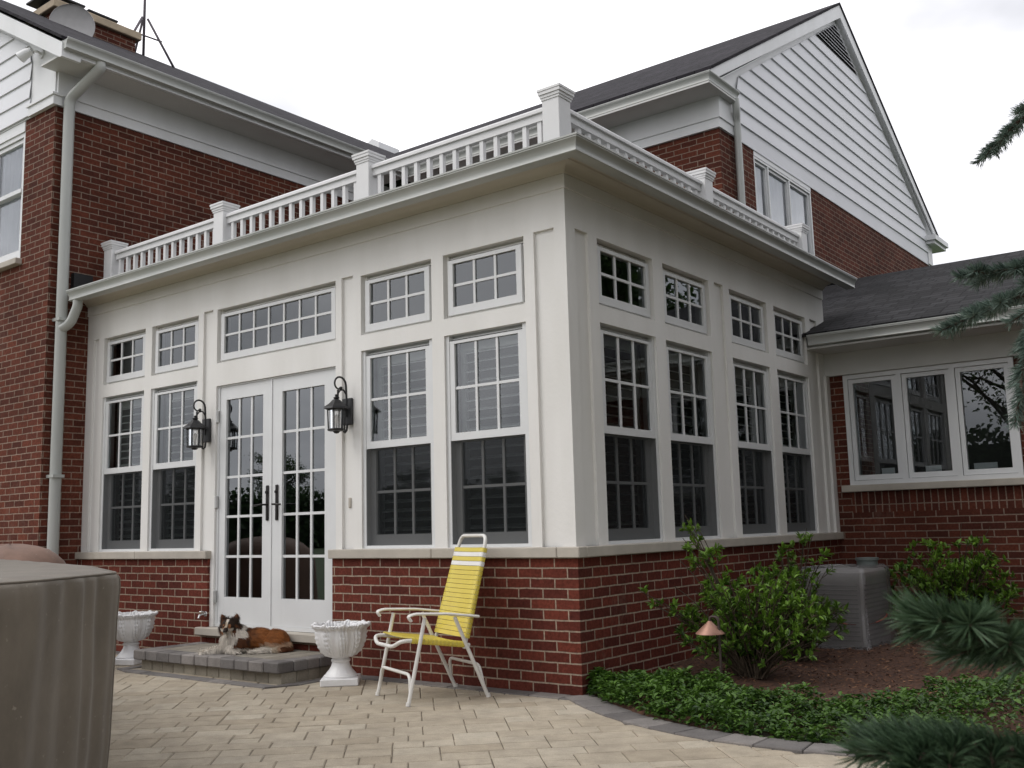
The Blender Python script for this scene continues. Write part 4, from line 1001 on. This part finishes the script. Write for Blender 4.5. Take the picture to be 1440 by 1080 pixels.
for r_,z in prof:
    for i in range(n):
        a=2*math.pi*i/n; c,s=math.cos(a),math.sin(a); e=2/3.2
        x=.62*r_*abs(c)**e*(1 if c>0 else -1); y=.34*r_*abs(s)**e*(1 if s>0 else -1)
        w=.018*math.sin(a*9+2*math.sin(a*3))*(1-z*.7); b.v.append((x*(1+w),y*(1+w),z+.008*math.sin(a*5)*(z>.9))); b.a.append(0)
b.f=[(k*n+i,k*n+(i+1)%n,(k+1)*n+(i+1)%n,(k+1)*n+i) for k in range(len(prof)-1) for i in range(n)]
b.build('cover_cloth',cover_mat('brown_cover',(.20,.125,.095)),gc,True,angle=60)
b=MB()
for sx in (-.45,.45):
    for sy in (-.22,.22): b.tube([(sx,sy,0),(sx,sy,.3)],.02,8)
b.build('grill_feet',M['dark'],gc)

# ------------------------------------------------------------------ air conditioner under plastic
ac=tag(empty('air_conditioner',(.70,2.98,.01)),'grey air conditioner wrapped in clear plastic between two shrubs','air conditioner')
am_=simple('ac_beige',(.50,.49,.46),.6,.08,6)
b=MB(); b.bbox(-.245,.245,-.32,.32,.04,.66,.02); b.build('casing',am_,ac)
b=MB()
for k in range(13): z=.10+k*.036; b.box(-.21,.21,-.332,-.3205,z,z+.012); b.box(.2455,.257,-.27,.27,z,z+.012)
b.build('grille',simple('ac_grille',(.38,.37,.35),.6,.1,10),ac)
b=MB(); b.bbox(-.27,.27,-.34,.34,.0,.04,.01); b.build('pad',M['stone'],ac)
b=MB(); b.lathe([(.001,.66),(.085,.66),(.085,.72),(.095,.725),(.095,.745),(.001,.75)],20,(.14,.16,0)); b.build('vent_cap',simple('vent_grey',(.12,.14,.13),.6,.1,8),ac,True,angle=40)
def plastic():
    m,nt,out=newmat('clear_plastic'); tr_=N(nt,'ShaderNodeBsdfTransparent'); tr_.inputs[0].default_value=(.93,.92,.93,1)
    gl=N(nt,'ShaderNodeBsdfGlossy'); gl.inputs['Roughness'].default_value=.18; df=N(nt,'ShaderNodeBsdfDiffuse'); df.inputs[0].default_value=(.30,.29,.29,1)
    lw=N(nt,'ShaderNodeLayerWeight'); lw.inputs['Blend'].default_value=.35
    m1=N(nt,'ShaderNodeMixShader'); m1.inputs[0].default_value=.35; L(nt,tr_.outputs[0],m1.inputs[1]); L(nt,df.outputs[0],m1.inputs[2])
    m2=N(nt,'ShaderNodeMixShader'); L(nt,lw.outputs['Fresnel'],m2.inputs[0]); L(nt,m1.outputs[0],m2.inputs[1]); L(nt,gl.outputs[0],m2.inputs[2]); L(nt,m2.outputs[0],out.inputs[0]); return m
n=90; b=MB(); lv=[(.02,1.17),(.06,1.09),(.12,1.05),(.2,1.03),(.3,1.03),(.4,1.035),(.5,1.03),(.6,1.025),(.66,1.01),(.682,.93),(.69,.5),(.69,.05)]
for z,r_ in lv:
    for i in range(n):
        a=2*math.pi*i/n; c,s=math.cos(a),math.sin(a); e=2/22
        x=.265*abs(c)**e*(1 if c>0 else -1); y=.345*abs(s)**e*(1 if s>0 else -1)
        nn=noise.noise(Vector((x*7,y*7,z*6)))*.07+(1-abs(noise.noise(Vector((x*11,y*11,z*7+a)))))**4*.05-.02; k=r_*(1+nn*(1 if z<.66 else .3))+ (abs(math.sin(a*7+z*9))**3)*.05*max(0,.3-z)*3
        b.v.append((x*k,y*k,z+nn*.15)); b.a.append(0)
b.f=[(k*n+i,k*n+(i+1)%n,(k+1)*n+(i+1)%n,(k+1)*n+i) for k in range(len(lv)-1) for i in range(n)]
b.build('plastic_sheet',plastic(),ac,True)
b=MB(); b.tube([(.285*math.cos(a)*1.05,.37*math.sin(a)*1.05,.26+.03*math.sin(a*2)) for a in [R(-150+k*12) for k in range(19)]],.006,6); b.build('tie_cord',simple('red_cord',(.25,.06,.04),.7,.1,9),ac,True)
# ------------------------------------------------------------------ path light
cop=simple('copper',(.42,.235,.17),.45,.15,14,metal=.35,c2=(.30,.16,.12)); stm=simple('copper_stem',(.055,.035,.028),.6,.2,20)
pl=tag(empty('path_light',(.85,.29,0)),'copper path light with a cone shade among the ground cover','path light')
b=MB(); b.tube(rounded([(.0,0,-.05),(.0,0,.50),(-.055,-.0,.505),(-.062,0,.47)],.03,6),.0085,10); b.build('stem',stm,pl,True,angle=50)
b=MB(); b.lathe([(.002,.478),(.012,.476),(.018,.468),(.088,.405),(.090,.398),(.085,.400),(.015,.455),(.002,.46)],28,(-.062,0,0)); b.build('shade',cop,pl,True,angle=40)
b=MB(); b.lathe([(.002,.46),(.014,.455),(.016,.43),(.010,.412),(.002,.41)],12,(-.062,0,0)); b.build('bulb',M['stone'],pl,True)

# ------------------------------------------------------------------ plants
def leafq(mb,p,d,nrm,l,w):
    d=d.normalized(); s=d.cross(nrm)
    if s.length<1e-4: s=d.cross(Vector((.3,.4,.8)))
    s.normalize(); nn=s.cross(d)
    m=p+d*l*.5; fo=w*.28
    a=p+d*l*.28+s*w*.42+nn*fo; b=p+d*l*.62+s*w*.46+nn*fo; c=p+d*l*.28-s*w*.42+nn*fo; e=p+d*l*.62-s*w*.46+nn*fo; t=p+d*l-nn*w*.15; q=p+d*l*.45
    mb.add([p,a,b,t,e,c,q],[(0,1,2,6),(6,2,3),(0,6,4,5),(6,3,4)])
def shrub(name,x,y,label,rx_,ry_,h,nst,ll,extra=(),seed=1,group='leafy shrubs around the air conditioner',dark=(.024,.062,.009),light=(.17,.31,.035)):
    rs=random.Random(seed); t=tag(empty(name,(x,y,bedz(x,y) if y>ye(x) else 0)),label,'shrub',group); lf=MB(); wd=MB()
    tips=[]
    for k in range(nst):
        a=rs.uniform(0,6.283); r_=rs.uniform(.15,1)**.6; el=rs.uniform(.25,1.0)
        tips.append(Vector((rx_*r_*math.cos(a)*(1-.3*el**3),ry_*r_*math.sin(a)*(1-.3*el**3),h*(el**.75)*(1-.35*r_*r_)*rs.uniform(.85,1.1))))
    tips+= [Vector(e) for e in extra]
    for tp in tips:
        b0_=Vector((tp.x*.12+rs.uniform(-.04,.04),tp.y*.12+rs.uniform(-.04,.04),0)); md_=Vector((tp.x*.45,tp.y*.45,tp.z*.7))
        cv=bez(b0_,md_,tp,8); wd.tube(cv,[.007-.0006*i for i in range(9)],5,cap=False)
        for sI in range(rs.randint(4,6)):
            tt=rs.uniform(.16,1.0); ci=min(7,int(tt*8)); p=cv[ci].lerp(cv[ci+1],tt*8-ci); dd=(cv[ci+1]-cv[ci]).normalized()
            tw=(dd*.6+Vector((rs.uniform(-1,1),rs.uniform(-1,1),rs.uniform(-.1,.9)))).normalized(); tl=rs.uniform(.05,.14)*(1 if tt<.9 else .5); e_=p+tw*tl
            wd.tube([p,e_],[.003,.0015],4,cap=False)
            for q in range(rs.randint(8,12)):
                s_=rs.uniform(.3,1.0)**.6; bp_=p.lerp(e_,s_); an=rs.uniform(0,6.283); sidev=tw.cross(Vector((math.cos(an),math.sin(an),.3))).normalized()
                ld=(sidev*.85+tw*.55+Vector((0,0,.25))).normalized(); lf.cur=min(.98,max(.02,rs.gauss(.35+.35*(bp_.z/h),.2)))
                leafq(lf,bp_,ld,Vector((rs.uniform(-.4,.4),rs.uniform(-.4,.4),1)),ll*rs.uniform(.65,1.25),ll*.42*rs.uniform(.8,1.2))
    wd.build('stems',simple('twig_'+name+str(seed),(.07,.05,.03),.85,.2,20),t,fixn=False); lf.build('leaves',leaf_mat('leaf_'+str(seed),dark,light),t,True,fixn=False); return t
shrub('shrub',.80,.85,'bushy green shrub with a tall shoot, behind the copper path light',.56,.46,.80,88,.050,extra=[(-.42,-.05,1.08),(-.43,.0,1.0),(-.38,-.06,.95),(-.45,-.04,.92),(-.40,.03,.88),(-.46,-.1,.78),(-.36,-.1,.84),(-.55,-.22,.45),(-.58,-.3,.48),(-.45,-.2,.6),(-.40,-.02,.98),(-.36,-.08,.90),(-.44,.0,.82),(-.38,.02,1.02),(-.60,-.30,.52),(-.66,-.28,.56),(-.5,-.2,.40)],seed=11)
shrub('shrub',.68,1.85,'green shrub against the left side of the wrapped air conditioner',.46,.44,.92,68,.050,extra=[(.12,.1,.98),(.18,.05,.92)],seed=12)
shrub('shrub',1.42,3.55,'green shrub to the right of the wrapped air conditioner under the low window',.66,.48,.98,120,.055,extra=[(.1,0,.98),(.3,.1,.95)],seed=13)
# ground cover
gcv=MB(); rs=random.Random(5); wdm=MB()
far=[(0,.16),(.25,.30),(.6,.38),(1.0,.20),(1.3,.08),(1.6,.15),(1.9,.5),(2.2,1.1),(2.6,1.9),(3.4,2.6),(4.5,3)]
def fy(x):
    for (a,b),(c,d_) in zip(far,far[1:]):
        if x<=c: return b+(d_-b)*(x-a)/(c-a)
    return 3
n=0
while n<19500:
    x=rs.uniform(.04,3.6)**1.0; 
    if x>2.4 and rs.random()<.5: continue
    y0=ye(x)+.09; y1=fy(x)+.10*noise.noise(Vector((x*4,0,2)))
    y=rs.uniform(y0,y1); cl_=noise.noise(Vector((x*7,y*7,4)))
    if cl_<-.25 and rs.random()<.75: continue
    e_=min(1,(y-y0)/.08+.25); hh=(.012+.065*rs.random()+.09*max(0,cl_))*e_; z=bedz(x,y)+hh; n+=1
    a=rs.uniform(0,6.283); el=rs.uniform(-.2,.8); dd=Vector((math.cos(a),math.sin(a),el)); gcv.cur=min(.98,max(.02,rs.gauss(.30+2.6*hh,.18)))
    l=rs.choice((.020,.026,.034,.046))*rs.uniform(.8,1.2); leafq(gcv,Vector((x,y-(.02 if e_>.9 else 0),z)),dd,Vector((rs.uniform(-.4,.4),rs.uniform(-.4,.4),1)),l,l*.5)
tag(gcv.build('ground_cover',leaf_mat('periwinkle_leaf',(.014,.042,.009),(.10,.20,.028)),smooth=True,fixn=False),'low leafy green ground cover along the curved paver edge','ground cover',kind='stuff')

# ------------------------------------------------------------------ spruce
nm=leaf_mat('spruce_needle',(.025,.05,.04),(.16,.22,.18),.15,.5); nm2=leaf_mat('spruce_needle_near',(.012,.030,.014),(.085,.145,.075),.15,.5); bark=simple('spruce_bark',(.085,.055,.04),.9,.25,14,bump=.8,bs=30)
sprt=tag(empty('spruce_tree',(5.05,-2.85,0)),'blue-green spruce reaching into the picture from the right edge','spruce'); SO=Vector((5.05,-2.85,0))
def needles(mb,p0,p1,rs,ln,dens,w=.0012,forward=.55):
    ax=p1-p0; Ln=ax.length
    if Ln<1e-4: return
    ax.normalize(); k=int(Ln*dens)
    for _ in range(k):
        t=rs.random(); p=p0+ax*Ln*t; a=rs.uniform(0,6.283); r_=Vector((math.cos(a),math.sin(a),rs.uniform(-1,1)+.35)); r_=(r_-ax*r_.dot(ax)); 
        if r_.length<.05: continue
        r_.normalize(); dd=(r_+ax*forward*rs.uniform(.6,1.5)).normalized(); l=ln*rs.uniform(.7,1.15); s_=dd.cross(Vector((rs.uniform(-1,1),rs.uniform(-1,1),rs.uniform(-1,1)))).normalized()*w
        mb.cur=min(.98,max(.02,rs.gauss(.5,.25))); m=p+dd*l*.6
        mb.add([p-s_*.7,p+s_*.7,m+s_,p+dd*l,m-s_],[(0,1,2,3,4)])
def sbranch(pts,rs,ln,dens,side,w=.0012,name='branch',start=.15,sn=9,r0=.012,forward=.8,mat=None):
    """main axis pts (world), side twigs up to length side"""
    P=[Vector(p)-SO for p in pts]; cv=[]
    for i in range(len(P)-1):
        for k in range(6): cv.append(P[i].lerp(P[i+1],k/6))
    cv.append(P[-1])
    for _ in range(3): cv=[cv[0]]+[(cv[i-1]+cv[i]*2+cv[i+1])/4 for i in range(1,len(cv)-1)]+[cv[-1]]
    wb=MB(); nb=MB(); m=len(cv); wb.tube(cv,[r0*(1-i/(m-1))+.0022 for i in range(m)],7)
    for i in range(m-1):
        if i/m>=start: needles(nb,cv[i],cv[i+1],rs,ln,dens,w,forward)
    for k in range(sn):
        t=start+(.97-start)*(k+rs.random()*.6)/sn; i=min(m-2,int(t*(m-1))); p=cv[i]; ax=(cv[i+1]-cv[i]).normalized()
        sd=ax.cross(Vector((0,0,1))).normalized()*(1 if k%2 else -1); dd=(ax*.9+sd*.8+Vector((0,0,rs.uniform(-.35,.15)))).normalized(); l=side*(1.05-t)*rs.uniform(.7,1.2)+.03
        q=p+dd*l; mid=p+dd*l*.5+Vector((0,0,l*.05)); wb.tube([p,mid,q],[.004,.003,.0018],5)
        needles(nb,p,mid,rs,ln,dens,w,forward); needles(nb,mid,q,rs,ln,dens,w,forward)
    o=wb.build('branch',bark,sprt,fixn=False); nb.build('needles',mat or nm,o,fixn=False); return o
def wp(u,v,k):
    d=fw+r2*((u-720)/f_)-u2*((v-540)/f_); return CAM+d.normalized()*k
rs=random.Random(21)
T0=Vector((5.05,-2.85,0))
sbranch([T0+Vector((0,0,3.3)),wp(1560,40,3.2),wp(1452,150,3.05),wp(1375,229,3.0)],rs,.028,3600,.20,w=.0009,start=.45,sn=9)
sbranch([T0+Vector((0,0,2.3)),wp(1600,330,2.7),wp(1470,372,2.55),wp(1347,390,2.5)],rs,.030,5000,.15,w=.0009,start=.35,sn=9)
sbranch([T0+Vector((0,0,2.2)),wp(1600,370,2.6),wp(1440,412,2.45),wp(1322,466,2.35)],rs,.030,5000,.15,w=.0009,start=.35,sn=10)
sbranch([T0+Vector((0,0,2.1)),wp(1560,380,2.5),wp(1452,430,2.3),wp(1428,595,2.25)],rs,.028,3000,.12,w=.0008,start=.45,sn=9)
sbranch([T0+Vector((0,0,1.2)),wp(1800,930,1.6),wp(1520,925,1.15),wp(1400,905,1.0),wp(1322,872,.95)],rs,.034,5200,.09,w=.0007,start=.40,sn=16,r0=.013,forward=1.15,mat=nm2)
sbranch([T0+Vector((0,0,1.0)),wp(1800,1100,1.5),wp(1500,1070,1.05),wp(1340,1050,.95),wp(1250,1062,.92)],rs,.032,5200,.09,w=.0007,start=.38,sn=16,r0=.013,forward=1.15,mat=nm2)
b=MB(); b.tube([(0,0,-.1),(.02,0,2),(0,.03,5),(0,0,9.5)],[.17,.13,.08,.01],12); b.build('trunk',bark,sprt,True)
def inframe(p):
    d=p-CAM; z=d.dot(fw)
    if z<.05: return False
    u=720+f_*d.dot(r2)/z; v=540-f_*d.dot(u2)/z
    return -80<u<1500 and -80<v<1180
z=.7
while z<9.2:
    for k in range(6):
        a=rs.uniform(0,6.283); l=(2.3*(1-z/9.8)+.15)*rs.uniform(.85,1.1); zz=z+rs.uniform(-.12,.12)
        p0=T0+Vector((0,0,zz)); d=Vector((math.cos(a),math.sin(a),0)); p1=p0+d*l*.5+Vector((0,0,-.06*l)); p2=p0+d*l+Vector((0,0,-.12*l))
        if any(inframe(p0+(p2-p0)*t+Vector((ox_,oy_,0))) for t in (.2,.4,.6,.8,1.0,1.12) for ox_,oy_ in ((0,0),(.25,0),(-.25,0),(0,.25),(0,-.25))): continue
        sbranch([p0,p1,p2],rs,.04,170,l*.4,w=.004,start=.12,sn=9)
    z+=.33
# ------------------------------------------------------------------ trees around the garden (seen in the window reflections)
def tree_mesh(seed,H,rad,nl,ls,tall=1.0,dark=(.02,.05,.012),light=(.07,.13,.03)):
    rs=random.Random(seed); t=empty('garden_tree'); wd=MB(); lf=MB()
    wd.tube([(0,0,-.1),(.1,.05,H*.25),(-.05,.1,H*.55),(0,0,H*.92)],[H*.022,H*.018,H*.011,.02],9)
    limbs=[]
    for k in range(26):
        zz=H*rs.uniform(.18,.85); a=rs.uniform(0,6.283); l=rad*rs.uniform(.55,1.05)*(1-.5*(zz/H)**2); p0=Vector((0,0,zz)); p2=p0+Vector((math.cos(a)*l,math.sin(a)*l,l*rs.uniform(.2,.8))); p1=p0.lerp(p2,.5)+Vector((0,0,.1*l))
        wd.tube([p0,p1,p2],[H*.007,H*.004,.012],5,cap=False); limbs.append((p0,p1,p2))
        for q in range(4):
            s_=rs.uniform(.3,.95); b_0=p0.lerp(p2,s_); e_=b_0+Vector((rs.uniform(-1,1),rs.uniform(-1,1),rs.uniform(-.3,1)))*l*.35; wd.tube([b_0,e_],[.02,.006],4,cap=False); limbs.append((b_0,b_0.lerp(e_,.5),e_))
    for k in range(nl):
        p0,p1,p2=rs.choice(limbs); c=p1.lerp(p2,rs.random()**.7)+Vector((rs.gauss(0,.28),rs.gauss(0,.28),rs.gauss(0,.22)))*rad*.28
        lf.cur=min(.98,max(.02,rs.gauss(.5,.25))); leafq(lf,c,Vector((rs.uniform(-1,1),rs.uniform(-1,1),rs.uniform(-.8,.5))),Vector((rs.uniform(-1,1),rs.uniform(-1,1),1)),ls*rs.uniform(.6,1.3),ls*.6)
    wd.build('trunk',simple('bark_'+str(seed),(.06,.045,.035),.9,.2,8),t,fixn=False); lf.build('crown',leaf_mat('treeleaf_'+str(seed),dark,light),t,fixn=False); return t
A=tree_mesh(31,9.5,3.6,6500,.20); B=tree_mesh(32,7.0,3.0,6000,.19); C_=tree_mesh(33,12,4.2,2600,.17,light=(.09,.14,.04))
D_=tree_mesh(34,8.5,2.3,15000,.20,dark=(.010,.028,.010),light=(.035,.075,.025))
spots=[(D_,6.9,1.6,'dense and dark beside the spruce'),(D_,8.2,-2.6,'dense and dark right of the spruce'),(A,8.0,13.5,'spreading behind the low side wing'),(D_,11.2,17,'dense and dark behind the low side wing'),(D_,10.8,3.6,'dense and dark beyond the low side wing'),(A,9.5,-.8,'pale crown behind the dense ones'),(A,13,9,'furthest along the right boundary'),(C_,15,17,'tall and thin on the far right'),(B,17,12,'round crown on the far right'),
       (C_,-3.5,-24,'tall thin tree behind the camera'),(B,-1.0,-27,'round crown behind the camera'),(A,3.5,-28,'behind the camera to the right'),(A,-44,-66,'at the end of the garden'),(B,-56,-58,'low crown at the end of the garden'),
       (A,-66,-52,'left end of the garden'),(B,-76,-40,'left boundary'),(A,-90,-34,'furthest left in the garden'),(A,-30,-72,'middle of the garden end'),(B,-50,-63,'between the two end trees'),(B,-61,-55,'short tree by the garden end'),(B,-71,-46,'short tree by the left boundary'),(B,-37,-70,'short tree in the middle of the end'),(B,9,-12,'behind the camera near the spruce'),(A,20,22,'back of the right boundary'),(B,10,23,'behind the side wing')]
rs=random.Random(77); hd=tag(empty('hedge',(-52,-50,-.06),R(-46)),'long clipped dark hedge closing off the far end of the garden','hedge'); lf=MB()
MBh=MB(); MBh.box(-40,40,-.6,.6,0,3.6); MBh.build('core',simple('hedge_core',(.012,.022,.008),.95,.2,3),hd)
for k in range(16000):
    lf.cur=rs.random(); z=rs.uniform(0,4.3+.5*noise.noise(Vector((k*.01,0,0)))); x=rs.uniform(-40,40); z*=1+.12*noise.noise(Vector((x*.5,0,0)))
    leafq(lf,Vector((x,rs.uniform(.5,1.1)*rs.choice((-1,1)),z)),Vector((rs.uniform(-1,1),rs.uniform(-1,1),rs.uniform(-.6,.8))),Vector((rs.uniform(-1,1),1,.3)),.45,.3)
lf.build('foliage',leaf_mat('hedge_leaf',(.012,.03,.010),(.04,.08,.025)),hd,fixn=False)
h2=tag(empty('hedge',(-3,-25,-.06),R(3)),'tall dark hedge behind the camera facing the low window','hedge'); lf=MB(); MB().box(-11,11,-.6,.6,0,3.7).build('core',bpy.data.materials['hedge_core'],h2)
for k in range(9000):
    lf.cur=rs.random(); x=rs.uniform(-11,11); z=rs.uniform(0,4.2)*(1+.10*noise.noise(Vector((x*.6,0,0))))
    leafq(lf,Vector((x,rs.uniform(.5,1.0)*rs.choice((-1,1)),z)),Vector((rs.uniform(-1,1),rs.uniform(-1,1),rs.uniform(-.6,.8))),Vector((rs.uniform(-1,1),1,.3)),.28,.18)
lf.build('foliage',bpy.data.materials['hedge_leaf'],h2,fixn=False)
used=set()
for i,(src,x,y,wh) in enumerate(spots):
    o=src if src.name not in used else copy_tree(src); used.add(src.name)
    o.location=(x,y,-.06); o.rotation_euler=(0,0,i*1.3); s_=.85+.06*((i*7)%6); s_*=1.35 if src is D_ else 1; o.scale=(s_,s_,s_)
    tag(o,'green leafy garden tree, '+wh,'tree','garden trees mirrored in the windows')
# depth of field of a compact camera
cam.dof.use_dof=True; cam.dof.focus_distance=8.3; cam.dof.aperture_fstop=16
